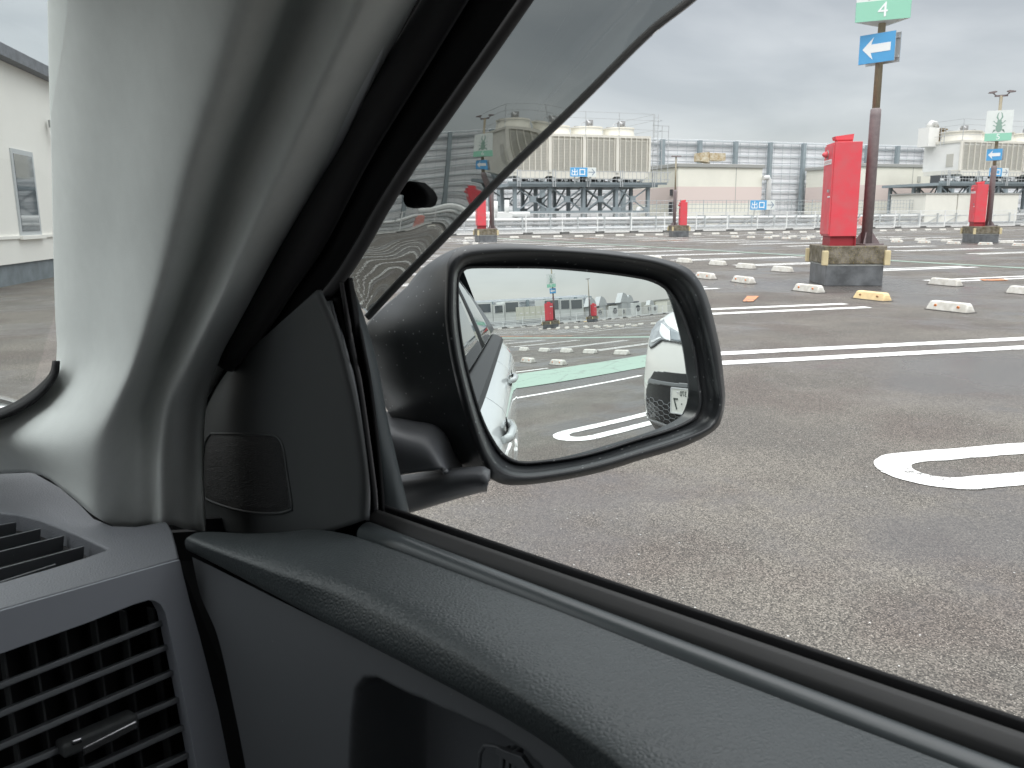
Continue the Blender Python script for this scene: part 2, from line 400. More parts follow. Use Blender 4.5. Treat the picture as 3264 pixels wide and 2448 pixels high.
ws['group'] = 'white wheel stops of the near row'
wy = make_stop('wheel_stop', CONY, REFB, 'yellow painted wheel stop in front of the red cabinet plinth'); wy.location = (9.52, 9.7, 0)
G1 = 'white wheel stops of the near row'
dup(ws, (9.62, 11.2, 0), 0, 'white wheel stop with orange reflectors just left of the yellow stop', G1)
dup(ws, (9.85, 13.28, 0), R_(-4), 'white wheel stop with reflectors, second left of the yellow stop', G1)
dup(ws, (9.85, 14.55, 0), R_(-3), 'front row wheel stop emerging from behind the door mirror corner', G1)
G2 = 'white wheel stops of the row behind the plinth'
bk = [(12.25, 9.3, 'white wheel stop cut off by the right picture edge, behind the yellow stop'), (12.6, 11.15, 'wide white wheel stop standing right of the mossy plinth'),
      (12.7, 13.9, 'white wheel stop half hidden behind the mossy plinth'), (12.58, 15.55, 'white wheel stop beside the mossy plinth, first on its left'), (12.62, 16.95, 'white wheel stop, second on the left of the mossy plinth'),
      (12.85, 18.45, 'white wheel stop, third on the left of the mossy plinth'), (12.8, 19.95, 'white wheel stop, fourth on the left of the mossy plinth'), (12.85, 21.6, 'white wheel stop seen just above the mirror housing corner')]
for x, y, l in bk: dup(ws, (x, y, 0), math.pi, l, G2)
G3 = 'small white wheel stops in the middle distance'
for k in range(12):
    dup(ws, (12.9, 23.1 + 1.52 * k, 0), math.pi, 'small white wheel stop seen over the top of the door mirror', 'wheel stops over the mirror top', parts=True)
for k in range(15):
    dup(ws, (30.1, 41.6 - 1.52 * k, 0), 0, 'small white wheel stop in the front line of the middle double row', G3)
    dup(ws, (32.7, 41.2 - 1.52 * k, 0), math.pi, 'small white wheel stop in the back line of the middle double row', 'back line of the middle wheel stops')
for k in range(32):
    dup(ws, (15.0 + 1.52 * k, 50.3, 0), R_(-90), 'small white wheel stop in the line along the white fence', 'wheel stops along the white fence')
# rows seen in the mirror
M1 = 'wheel stops beyond the green walkway, near line'
for y, l in ((-10.08, 'white wheel stop nearest the green walkway in the mirror'), (-11.65, 'middle stop of the near line shown in the mirror'), (-13.05, 'stop of the near line half hidden by the car flank in the mirror')):
    dup(ws, (7.08, y, 0), 0, l, M1)
for y, l in ((-10.5, 'rightmost stop of the far line in the mirror'), (-12.1, 'second stop from the right, far line in the mirror'), (-13.45, 'third stop from the right, far line in the mirror'),
             (-14.9, 'fourth stop from the right, far line in the mirror'), (-16.4, 'fifth stop from the right, far line in the mirror'), (-18.3, 'stop of the far line nearest the car flank in the mirror')):
    dup(ws, (9.52, y, 0), math.pi, l, 'wheel stops beyond the green walkway, far line')
for k in range(10):
    dup(ws, (25.4, -28.5 - 1.55 * k, 0), 0, 'tiny wheel stop in the distant double row in the mirror', 'distant wheel stops in the mirror')
    dup(ws, (27.4, -28.5 - 1.55 * k, 0), math.pi, 'tiny wheel stop behind the distant double row in the mirror', 'far distant wheel stops in the mirror')
for k in range(18):
    if k == 11: dup(wy, (25 + 1.7 * k, -61.0, 0), R_(90), 'tiny yellow wheel stop by the far fence in the mirror')
    else: dup(ws, (25 + 1.7 * k, -61.0, 0), R_(90), 'tiny wheel stop along the far fence in the mirror', 'wheel stops along the mirrored fence')

# ------------------------------------------------------------------ plinth, red cabinet, lamp post
MOSS = mat('mossy_concrete', (.24, .215, .175), .85, var=(7, .5, (.085, .072, .045)), spots=(38, .17, (.42, .34, .10)), bump=('n', 35, .5, .01))
DARKP = mat('dark_wet_concrete', (.17, .18, .19), .42, var=(3.0, .55, (.075, .08, .085)), bump=('n', 30, .2, .006))
TRIM = mat('pale_sealant', (.50, .52, .50), .6, var=(8, .3))
GUARD = mat('yellow_foam_guard', (.66, .56, .34), .7, var=(6, .2))
RED = mat('red_cabinet_paint', (.70, .062, .085), .42, spots=(16, .045, (.45, .16, .15)), var=(3.5, .12, (.60, .10, .115)), rvar=(3, .35, .55))
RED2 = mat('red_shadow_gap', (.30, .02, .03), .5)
WLAB = mat('white_label', (.78, .76, .76), .5)
GREYM = mat('galvanised_metal', (.42, .42, .42), .45, .6)
BROWN = mat('brown_pole_paint', (.19, .155, .16), .5, var=(14, .2, (.235, .195, .195)))
OLIVE = mat('weathered_pole_paint', (.27, .24, .18), .5, var=(9, .3, (.35, .30, .20)))
def plinth(rot, loc, label, L1=1.05, L2=1.3, group=None):
    t = empty('plinth', loc, label, 'plinth', group, rot)
    b = MB(); b.box(0, 0, 0, L1 - .06, L2 - .06, .36); b.build('lower_block', DARKP, t, bevel=.01)
    b = MB(); b.box(0, 0, .36, L1 - .05, L2 - .05, .03); b.build('trim_strip', TRIM, t)
    b = MB(); b.box(0, 0, .39, L1, L2, .32); b.build('upper_block', MOSS, t, bevel=.015)
    for sx_ in (-1, 1):
        for sy in (-1, 1):
            b = MB(); b.box(sx_ * (L1 / 2 + .005), sy * (L2 / 2 + .005), .37, .10, .10, .26, 0); b.build('corner_guard', GUARD, t, bevel=.012)
    return t
def cabinet(rot, loc, label, w=.46, d=.65, h=1.80, group=None):
    """door face is on -x ... the narrow visible face; local x along the wide face"""
    t = empty('fire_hose_cabinet', loc, label, 'cabinet', group, rot)
    b = MB(); b.box(0, 0, .17, w, d, h - .17); b.build('body', RED, t, bevel=.006)
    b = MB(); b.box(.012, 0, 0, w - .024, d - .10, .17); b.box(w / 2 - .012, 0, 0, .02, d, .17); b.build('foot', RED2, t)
    b = MB(); b.box(0, 0, 0.0, w, .03, .17); bo = b
    b = MB(); b.box(-w / 2 - .012, 0, .20, .024, d - .03, h - .24); b.build('door', RED, t, bevel=.005)
    b = MB(); b.tube([(-w / 2 - .024, d * .12, h - .19), (-w / 2 - .09, d * .12, h - .19), (-w / 2 - .12, d * .12, h - .19)], [.065, .045, .015], 16); b.build('alarm_lamp', RED, t)
    b = MB(); b.tube([(-w / 2 - .024, d * .12, h - .19), (-w / 2 - .034, d * .12, h - .19)], .08, 16); b.build('lamp_ring', GREYM, t)
    b = MB(); b.box(-w / 2 - .026, .02, h - .37, .006, d * .78, .085); lb = b.build('label_strip', WLAB, t)
    b = MB(); [b.box(-w / 2 - .031, .02 + (i - 2.5) * d * .12, h - .35, .004, .04, .045) for i in range(6)]; b.build('lettering', mat('grey_print', (.55, .4, .4), .6), lb)
    b = MB(); b.box(-w / 2 - .035, -d * .3, h - .86, .05, .04, .05); b.build('handle', GREYM, t)
    b = MB(); b.box(-w / 2 - .028, -d * .3, h - .95, .008, .16, .025); b.build('handle_plate', WLAB, t)
    b = MB(); b.prism([(-.14, -.10), (.12, -.10), (.12, .10), (-.14, .10)], h, h + .05); b.add([(-.17, -.12, h + .05), (.12, -.12, h + .05), (.12, .12, h + .05), (-.17, .12, h + .05), (-.19, -.12, h + .11), (.13, -.12, h + .15), (.13, .12, h + .15), (-.19, .12, h + .11)], [(3, 2, 1, 0), (4, 5, 6, 7), (0, 1, 5, 4), (1, 2, 6, 5), (2, 3, 7, 6), (3, 0, 4, 7)])
    b.build('top_cowl', RED, t)
    return t
SIGNW = mat('white_sign_face', (.74, .78, .76), .45, var=(3, .06)); SIGNG = mat('green_sign_face', (.30, .62, .47), .45); SIGNB = mat('blue_sign_face', (.10, .38, .70), .4)
SIGNI = mat('grey_green_print', (.25, .38, .32), .5); SBACK = mat('sign_back', (.55, .57, .58), .5, .3); SWH = mat('white_print', (.85, .87, .87), .45)
def FM(o, ux, uy, off=0):                              # matrix: x -> ux, y -> uy, z -> normal
    ux = Vector(ux).normalized(); uy = Vector(uy).normalized(); n = ux.cross(uy); o = Vector(o) + n * off
    return Matrix(((ux[0], uy[0], n[0], o[0]), (ux[1], uy[1], n[1], o[1]), (ux[2], uy[2], n[2], o[2]), (0, 0, 0, 1)))
def poly_on(b, mtx, P, z0=0., z1=.004):
    vs = [mtx @ Vector((x, y, z0)) for x, y in P]; o = (mtx.to_3x3() @ Vector((0, 0, z1 - z0)))
    b.slab([np.array(v) for v in vs], np.array(o)); return b
def arrow_poly(w, h, dr=-1):
    return [(dr * w * .5, 0), (dr * w * .12, h * .40), (dr * w * .20, h * .15), (-dr * w * .48, h * .15), (-dr * w * .48, -h * .15), (dr * w * .20, -h * .15), (dr * w * .12, -h * .40)]
def lamp_post(loc, rot, label, rb=.095, rt=.065, zs=3.0, top=6.2, face=R_(-139), num='4', beetle=True, heads='twin', group='lamp posts of the car park', signz=5.6, arrow_z=4.12, arrow_dir=-1, signs=True, bw=1.02):
    """loc: foot on the plinth top; heights are from the ground"""
    z0 = loc[2]; t = empty('lamp_post', loc, label, 'lamp post', group, rot); H = lambda z: z - z0
    b = MB(); b.tube([(0, 0, 0), (0, 0, H(zs) - .10), (0, 0, H(zs)), (0, 0, H(zs) + .02)], [rb, rb * .97, rb * .93, rt * 1.05], 20); b.build('lower_pole', BROWN, t)
    b = MB(); b.tube([(0, 0, H(zs)), (0, 0, H(top))], [rt, rt * .85], 16); b.build('upper_pole', OLIVE, t)
    b = MB(); b.box(0, 0, 0, .42, .42, .03)
    for k in range(4):
        a = k * math.pi / 2 + .6; c, s_ = math.cos(a), math.sin(a)
        b.slab([(c * rb * .8, s_ * rb * .8, .03), (c * (rb + .13), s_ * (rb + .13), .03), (c * (rb + .12), s_ * (rb + .12), .06), (c * rb * .8, s_ * rb * .8, .26)], (-s_ * .014, c * .014, 0))
    b.build('base_flange', BROWN, t)
    if heads == 'twin':
        c, s_ = math.cos(face), math.sin(face)
        b = MB(); b.bar((-s_ * -.25, c * -.25, H(top)), (-s_ * .25, c * .25, H(top)), .09, .07); b.build('cross_arm', BROWN, t)
        for sg in (-1, 1):
            q = lambda u, z: (-s_ * sg * u, c * sg * u, H(top) + z)
            b = MB(); b.tube([q(.20, .02), q(.30, .10), q(.33, .17)], .022, 8); hb = b.build('bracket', BROWN, t)
            b = MB(); b.slab([q(.18, .16), q(.28, .10), q(.52, .12), q(.50, .15), q(.27, .19)], (c * .26, s_ * .26, 0)); b.build('lamp_head', BROWN, t)
    else:
        c, s_ = math.cos(face), math.sin(face)
        b = MB(); b.slab([(-s_ * -.3, c * -.3, H(top) - .02), (-s_ * .3, c * .3, H(top) - .02), (-s_ * .3, c * .3, H(top) + .05), (-s_ * -.3, c * -.3, H(top) + .05)], (c * .12, s_ * .12, 0)); b.build('lamp_head', BROWN, t)
    if signs:
        # three-sided section board: two faces towards the aisle
        ctr = Vector((math.cos(face), math.sin(face), 0)); sd = Vector((-ctr.y, ctr.x, 0)); w = bw; ht = 1.27
        A = ctr * .26 + sd * -w / 2; B = ctr * .26 + sd * w / 2; C_ = -ctr * .35
        b = MB(); P3 = [(A.x, A.y), (B.x, B.y), (C_.x, C_.y)]; b.prism(P3, H(signz) - ht, H(signz)); bx = b.build('section_board', SIGNW, t)
        for (p, q) in ((A, B), (B, C_), (C_, A)):
            mid = (p + q) / 2; ux = (q - p).normalized(); wl = (q - p).length
            mt = FM((mid.x, mid.y, H(signz) - ht / 2), ux, (0, 0, 1), .002)
            if mt.to_3x3().col[2].dot(mid) < 0: mt = FM((mid.x, mid.y, H(signz) - ht / 2), -ux, (0, 0, 1), .002)
            b = MB(); poly_on(b, mt, [(-wl / 2, -ht / 2), (wl / 2, -ht / 2), (wl / 2, -ht / 2 + .32), (-wl / 2, -ht / 2 + .32)], 0, .004); b.build('green_band', SIGNG, bx)
            text_mesh('number', num, .34, SWH, bx, FM(tuple(mt @ Vector((0, -ht / 2 + .16, .0))), mt.to_3x3().col[0], (0, 0, 1), .007))
            b = MB()
            def el(cx_, cy_, rx, ry, z=.004): poly_on(b, mt, [(cx_ + rx * math.cos(i * math.pi / 8), cy_ + ry * math.sin(i * math.pi / 8)) for i in range(16)], 0, z)
            el(0, -.09, .125, .19, .004); el(0, .10, .125, .07, .006); el(0, .19, .085, .06, .005)
            for sg in (-1, 1):
                P = [(sg * .05, .22), (sg * .13, .34), (sg * .09, .50), (sg * .03, .57), (sg * .06, .47), (sg * .07, .36), (sg * .02, .24)]
                poly_on(b, mt, P if sg > 0 else P[::-1], 0, .004)
                for k, (y0, y1, x1) in enumerate(((.10, .22, .26), (-.02, -.0, .28), (-.16, -.26, .24))):
                    Q = [(sg * .11, y0), (sg * x1 * .8, (y0 + y1) / 2 + .05), (sg * x1, y1 - .04), (sg * x1 * .86, (y0 + y1) / 2 + .02), (sg * .11, y0 - .03)]
                    poly_on(b, mt, Q if sg < 0 else Q[::-1], 0, .003)
            b.build('insect_picture', SIGNI, bx)
        # direction boards, back to back in a shallow V
        for j, (da, off) in enumerate(((R_(-24), .13), (R_(150), .10))):
            fa = face + da; n = Vector((math.cos(fa), math.sin(fa), 0)); ux = Vector((-n.y, n.x, 0)); mt = FM(n * off, ux, (0, 0, 1)); mt.translation.z = H(arrow_z)
            b = MB(); poly_on(b, mt, [(-.31, -.24), (.31, -.24), (.31, .24), (-.31, .24)], 0, .012); sg = b.build('direction_board', SIGNB, t)
            b = MB(); poly_on(b, mt, [(-.315, -.245), (.315, -.245), (.315, .245), (-.315, .245)], -.008, -.001)
            for zz in (-.17, .15): poly_on(b, mt, [(-.30, zz), (.30, zz), (.30, zz + .035), (-.30, zz + .035)], -.035, -.009)
            b.build('board_back', SBACK, sg)
            b = MB(); poly_on(b, mt, arrow_poly(.5, .46, arrow_dir), .013, .016); b.build('arrow', SWH, sg)
    return t
AZ = lambda deg: math.pi / 2 - R_(deg)                 # azimuth -> rotation that puts local x along it
def station(A, a1, a2_len, labels, zped=.71, **kw):
    """A = front corner of the plinth; local x runs along azimuth a1"""
    ux = np.array([math.sin(R_(a1)), math.cos(R_(a1))]); uy = np.array([-ux[1], ux[0]]); L1, L2 = 1.05, a2_len
    c = np.array(A) + ux * L1 / 2 + uy * L2 / 2
    plinth(AZ(a1), (*c, 0), labels[0], L1, L2, kw.get('g'))
    return ux, uy, c
ux, uy, c = station((10.63, 12.0), 118, 1.3, ['mossy two-tier concrete plinth with yellow corner guards and a wet foot'])
cb = np.array([10.74, 12.05]) + ux * .23 + uy * .325
cabinet(AZ(118), (*cb, .71), 'large bright red fire hose cabinet on the nearest mossy plinth')
lamp_post((11.57, 12.03, .71), 0, 'tall lamp post beside the largest red cabinet, its number 4 board cut by the frame', zs=3.08, top=7.6, face=R_(-134), num='4', signz=5.78, arrow_z=4.09, bw=.86)
# second station, right
ux, uy, c = station((32.3, 27.3), 120, 1.5, ['small mossy plinth near the right picture edge'])
cabinet(AZ(120), (*(c + ux * -.22 + uy * -.05), .71), 'red fire hose cabinet at the right picture edge, before the cream wall')
lamp_post((*(c + ux * .28 + uy * -.02), .71), 0, 'lamp post with a beetle board numbered 5, right picture edge', rb=.12, rt=.075, zs=3.3, top=6.25, face=R_(-134), num='5', signz=5.62, arrow_z=3.78)
# third, seen through the window visor
ux, uy, c = station((14.55, 42.7), 100, 1.5, ['plinth just above the mirror housing, half behind the visor'])
cabinet(AZ(100), (*(c + ux * -.25), .71), 'red fire hose cabinet partly seen through the smoked window visor', h=1.75)
lamp_post((*(c + ux * .35), .71), 0, 'lamp post seen through the smoked window visor', rb=.12, rt=.075, zs=3.3, top=6.25, face=R_(-110), num='6', signz=5.4, arrow_z=3.7)
# fourth by the fence
ux, uy, c = station((28.6, 46.0), 110, 1.4, ['low grey plinth by the white fence'])
cabinet(AZ(110), (*(c + ux * .25), .55), 'slim red fire hose cabinet before the pink banded hut', w=.42, d=.5, h=1.6)
lamp_post((*(c + ux * -.3), .71), 0, 'slim brown lamp post before the pink banded hut, no boards', rb=.10, rt=.05, zs=2.9, top=4.95, face=R_(-110), heads='bar', signs=False)
# two more reflected in the mirror
ux, uy, c = station((28.5, -45.6), 20, 1.4, ['plinth in the middle of the mirror picture'])
cabinet(AZ(200), (*(c + np.array([-.1, -.1])), .60), 'red fire hose cabinet in the middle of the mirror picture', w=.6, d=.6, h=1.75)
lamp_post((*(c + np.array([.55, -.15])), .71), 0, 'lamp post with green and blue boards in the mirror', rb=.1, rt=.075, zs=3.0, top=6.6, face=R_(150), num='7', signz=5.1, arrow_z=3.5, arrow_dir=1)
ux, uy, c = station((42.9, -58.3), 20, 1.3, ['plinth of the smaller red cabinet in the mirror'])
cabinet(AZ(200), (*(c + np.array([.3, 0])), .60), 'smaller red fire hose cabinet in the mirror', w=.6, d=.6, h=1.6)
lamp_post((*(c + np.array([-.3, -.1])), .71), 0, 'bare lamp post by the smaller red cabinet in the mirror', rb=.1, rt=.06, zs=3.0, top=5.4, face=R_(150), heads='bar', signs=False)

# ------------------------------------------------------------------ fences
FW_ = mat('white_fence_paint', (.84, .85, .84), .5, var=(1.3, .12)); FG = mat('grey_fence_steel', (.40, .43, .44), .5)
KERB = mat('concrete_kerb', (.16, .16, .155), .8, var=(2, .3)); KW = mat('white_guard_rail', (.72, .72, .70), .5)
def fence(x0, x1, y, h, label, step=3.05, sgn=1, group='white mesh fences'):
    t = empty('mesh_fence', (x0, y, 0), label, 'fence', group); L_ = x1 - x0; n = int(L_ / step)
    for i in range(n + 1):
        b = MB(); b.box(i * step, 0, 0.05, .075, .075, h - .05); b.build('post', FW_, t)
    b = MB(); b.bar((0, 0, h - .03), (L_, 0, h - .03), .04, .04); b.bar((0, 0, .22), (L_, 0, .22), .06, .06); b.bar((0, 0, .30), (L_, 0, .30), .03, .03); b.build('rail', FW_, t)
    b = MB()
    x = .1
    while x < L_: b.bar((x, 0, .22), (x, 0, h - .02), .010, .010); x += .10
    z = .34
    while z < h - .05: b.bar((0, -.008, z), (L_, -.008, z), .008, .008); z += .10
    b.build('wire_mesh', FW_, t)
    b = MB(); b.bar((0, sgn * .1, .09), (L_, sgn * .1, .09), .25, .18)
    for i in range(n + 1): b.box(i * step, -sgn * .2, 0, .5, .35, .17)
    b.build('kerb', KERB, t)
    b = MB()
    for i in range(n): b.box(i * step + step / 2, -sgn * .42, .07, step * .72, .12, .11)
    b.build('guard_rail', KW, t)
    return t
fence(6, 84, 60, 1.62, 'long white wire mesh fence along the far side of the car park')
fence(14, 78, -64.5, 1.35, 'long white wire mesh fence shown in the mirror', sgn=-1)
# taller see-through grid fence before the huts
t = empty('grid_fence', (36, 64.5, 0), 'tall grey grid fence behind the white fence', 'fence')
b = MB()
for i in range(20):
    b = MB(); b.box(i * 2.4, 0, 0.4, .05, .05, 2.3); b.build('post', FG, t)
b = MB()
for i in range(116): b.bar((i * .4, 0, 1.6), (i * .4, 0, 2.65), .018, .018)
for z in (.9, 1.3, 1.6, 1.95, 2.3, 2.65): b.bar((0, 0, z), (46, 0, z), .035, .035)
b.build('wire_grid', FG, t)
# pipe rack between fence and huts
PIPE = mat('grey_pipe_lagging', (.44, .46, .47), .4, .3, var=(1.5, .2)); PIPW = mat('white_pipe', (.66, .67, .66), .4)
t = empty('pipe_rack', (8, 63, 0), 'rows of grey pipes on low supports behind the white fence', 'pipe rack')
for z, y, r, M in ((.35, 0, .16, PIPE), (.78, .3, .14, PIPE), (1.12, .1, .12, PIPW), (1.12, .55, .15, PIPE), (.35, .8, .2, PIPE)):
    b = MB(); b.tube([(0, y, z), (74, y, z)], r, 10); b.build('pipe', M, t)
for k in range(31):
    b = MB(); b.box(k * 2.45, -.15, 0, .10, .10, 1.3); b.box(k * 2.45, .9, 0, .10, .10, 1.3); b.bar((k * 2.45, -.2, 1.32), (k * 2.45, 1.0, 1.32), .09, .09); b.build('support', FG, t)
b = MB()
for k in range(16): b.bar((30 + k * 2.45, -.1, .2), (32.4 + k * 2.45, -.1, 1.2), .05, .05)
b.build('bracing', FG, t)
b = MB(); b.tube([(9.5, 1, 1.5), (18.2, 1, 1.5)], .28, 14); b.build('large_pipe', PIPW, t)
b = MB(); b.tube([(15.2, .8, 1.3), (15.2, .8, 2.6)], .22, 12); b.tube([(16.2, .8, 1.3), (16.2, .8, 2.7)], .2, 12); b.box(15.7, .8, 1.2, 1.8, .4, .5); b.build('valve_group', PIPW, t)
RC = mat('faded_red_paint', (.62, .20, .16), .6)
for x, l in ((15.1 + 1.9, 'small faded red hydrant post behind the white fence under the sign'), (58.3, 'small faded pink hydrant post behind the white fence, left of the big red cabinet')):
    t = empty('hydrant_post', (x * 1.0, 61.2, 0), l, 'hydrant'); b = MB(); b.box(0, 0, 0, .8, .35, 1.0); b.build('post_body', RC, t, bevel=.04); b = MB(); b.box(0, 0, 1.0, .5, .25, .1); b.build('cap', RC, t, bevel=.04)

# ------------------------------------------------------------------ tall louvred barrier
BAR = mat('corrugated_grey_sheet', (.86, .87, .89), .5, .1, var=(.5, .10)); STE = mat('grey_green_steel', (.29, .34, .365), .5, .15, var=(1.2, .12))
def barrier(x0, x1, y, h, label, step, sgn=1, cat_='barrier wall'):
    t = empty('barrier_wall', (x0, y, 0), label, cat_); L_ = x1 - x0; b = MB(); rows = []
    z = .3
    zz = []
    while z < h: zz += [(z, 0), (z + .30, 0), (z + .34, .12), (z + .5, .12), (z + .54, 0)]; z += .62
    b.grid([[(0, sgn * (1.0 + o), q), (L_, sgn * (1.0 + o), q)] for q, o in zz], False); b.build('ribbed_sheet', BAR, t, solid=.02)
    n = int(L_ / step)
    for i in range(n + 1):
        b = MB(); b.box(i * step, 0, 0, .42, .5, h); b.build('column', STE, t)
    b = MB()
    for q in np.linspace(h * .10, h - .5, 9): b.bar((0, sgn * .75, q), (L_, sgn * .75, q), .08, .13)
    b.bar((0, sgn * .5, h), (L_, sgn * .5, h), .5, .16)
    b.build('horizontal_rail', mat('pale_grey_rail', (.56, .60, .62), .5), t)
    b = MB(); 
    for i in range(int(L_ / (step / 4))): b.bar((i * step / 4, sgn * .8, .3), (i * step / 4, sgn * .8, h), .035, .035)
    b.build('vertical_rib', MATS['pale_grey_rail'], t)
    return t
barrier(6.8, 112, 86, 9.95, 'tall grey ribbed barrier wall behind the cooling towers', 5.0)
barrier(26, 62, -85, 4.2, 'grey barrier wall behind the windowed cabins in the mirror', 3.6, -1)

# ------------------------------------------------------------------ cooling towers
CRM = mat('cream_casing', (.72, .70, .63), .55, var=(.8, .08)); LOUV = mat('grey_beige_louvre', (.50, .49, .44), .55); WHC = mat('white_casing', (.80, .80, .77), .5, var=(.7, .05))
DK = mat('dark_equipment', (.07, .075, .08), .6)
GAL = mat('galvanised_rail', (.50, .52, .53), .45, .3)
def tower(x0, y, cells, cw, z0, z1, zf, label, depth=6., endM=CRM):
    t = empty('cooling_tower', (x0, y, 0), label, 'cooling tower'); L_ = cells * cw
    b = MB(); b.box(L_ / 2, depth / 2 + .12, z0, L_, depth, z1 - z0); b.build('casing', endM, t)
    b = MB(); b.box(L_ / 2, depth / 2 + .1, z1, L_ + .2, depth + .3, .22); b.build('roof_slab', CRM, t)
    b = MB(); b.box(L_ / 2, depth / 2, z0 - .42, L_, depth, .42, tz=1.0)
    for i in range(cells):
        b.slab([(i * cw + .3, -.02, z0 - .42), (i * cw + cw - .3, -.02, z0 - .42), (i * cw + cw - .5, -.02, z0 - .62), (i * cw + .5, -.02, z0 - .62)], (0, .8, 0))
    b.build('basin', CRM, t)
    for i in range(cells):
        b = MB(); nz_ = int((z1 - z0 - .2) / .13)
        for k in range(nz_):
            z = z0 + .1 + k * .13; b.slab([(i * cw + .28, 0.1, z), (i * cw + cw - .28, .1, z), (i * cw + cw - .28, .1, z + .075), (i * cw + .28, .1, z + .075)], (0, -.07, -.02))
        lv = b.build('louvre_panel', LOUV, t)
        b = MB()
        for k in range(6):
            x = i * cw + .28 + (cw - .56) * k / 5; b.box(x, -.02, z0, .06, .10, z1 - z0)
        b.build('louvre_mullion', CRM, lv)
        b = MB(); b.box(i * cw, -.02, z0 - .1, .30, .16, z1 - z0 + .1); b.build('corner_strip', CRM, t)
        b = MB(); xc, yc, r = i * cw + cw / 2, depth / 2, cw / 2 - .1; n = 32; rows = []
        for zz, rr in ((z1 + .2, r * .98), (z1 + .35, r * .97), (z1 + .8, r * .92), (zf - .12, r * .93), (zf - .12, r * .97), (zf, r * .97), (zf, r * .88), (z1 + .4, r * .86)):
            rows.append([(xc + rr * math.cos(a * 2 * math.pi / n), yc + rr * math.sin(a * 2 * math.pi / n), zz) for a in range(n)])
        b.grid(rows, False, cu=True); sh = b.build('fan_shroud', CRM, t)
        b = MB(); b.bar((xc - r * .8, yc, zf + .05), (xc + r * .8, yc, zf + .05), .16, .12); b.bar((xc, yc - r * .8, zf + .05), (xc, yc + r * .8, zf + .05), .16, .12)
        b.box(xc + .2, yc - .3, zf + .1, .45, .5, .55); b.tube([(xc - .15, yc - .3, zf + .35), (xc + .3, yc - .3, zf + .35)], .3, 14); b.tube([(xc - .2, yc - .3, zf + .5), (xc - .7, yc - .4, zf + .35), (xc - 1.0, yc - .6, zf - .3)], .03, 6)
        b.build('fan_motor', GREYM, sh)
    b = MB(); b.box(L_, -.02, z0 - .1, .2, .16, z1 - z0 + .1); b.build('corner_strip', CRM, t)
    b = MB(); zt = zf + 1.0
    for z in (zt, zf + .45, z1 + .75): b.bar((-.3, -.3, z), (L_ + .3, -.3, z), .035, .035); b.bar((-.3, -.3, z), (-.3, depth, z), .035, .035); b.bar((L_ + .3, -.3, z), (L_ + .3, depth, z), .035, .035)
    for i in range(cells + 1): b.bar((i * cw + (.3 if i == cells else -.3 if i == 0 else 0), -.3, z1 + .1), (i * cw + (.3 if i == cells else -.3 if i == 0 else 0), -.3, zt), .05, .05)
    b.build('roof_railing', GAL, t)
    return t, L_
def ladder(t, x, y, z0, z1, name='ladder'):
    b = MB(); b.bar((x - .25, y, z0), (x - .25, y, z1), .05, .05); b.bar((x + .25, y, z0), (x + .25, y, z1), .05, .05); z = z0 + .3
    while z < z1: b.bar((x - .25, y, z), (x + .25, y, z), .03, .03); z += .33
    for z in np.arange(z0 + 2, z1, .9):
        b.tube([(x - .3, y, z), (x - .38, y - .5, z), (x, y - .7, z), (x + .38, y - .5, z), (x + .3, y, z)], .02, 5)
    b.build(name, GAL, t)
t, Lt = tower(27.3, 70, 4, 3.37, 5.35, 8.35, 9.5, 'cream four-cell cooling tower behind the near exit sign')
ladder(t, Lt + .9, .5, 4.4, 10.6)
b = MB(); b.bar((Lt + 1.6, .5, 4.4), (Lt + 1.6, .5, 9.6), .05, .05); b.bar((Lt + 2.3, .5, 4.4), (Lt + 2.3, .5, 9.6), .05, .05); b.bar((Lt + .6, .5, 9.6), (Lt + 2.3, .5, 9.6), .05, .05); b.bar((Lt + .6, .5, 9.1), (Lt + 2.3, .5, 9.1), .04, .04); b.build('side_railing', GAL, t)
b = MB(); b.box(-.02, 1.2, 5.7, .05, .8, 1.4); b.build('side_hatch', LOUV, t)
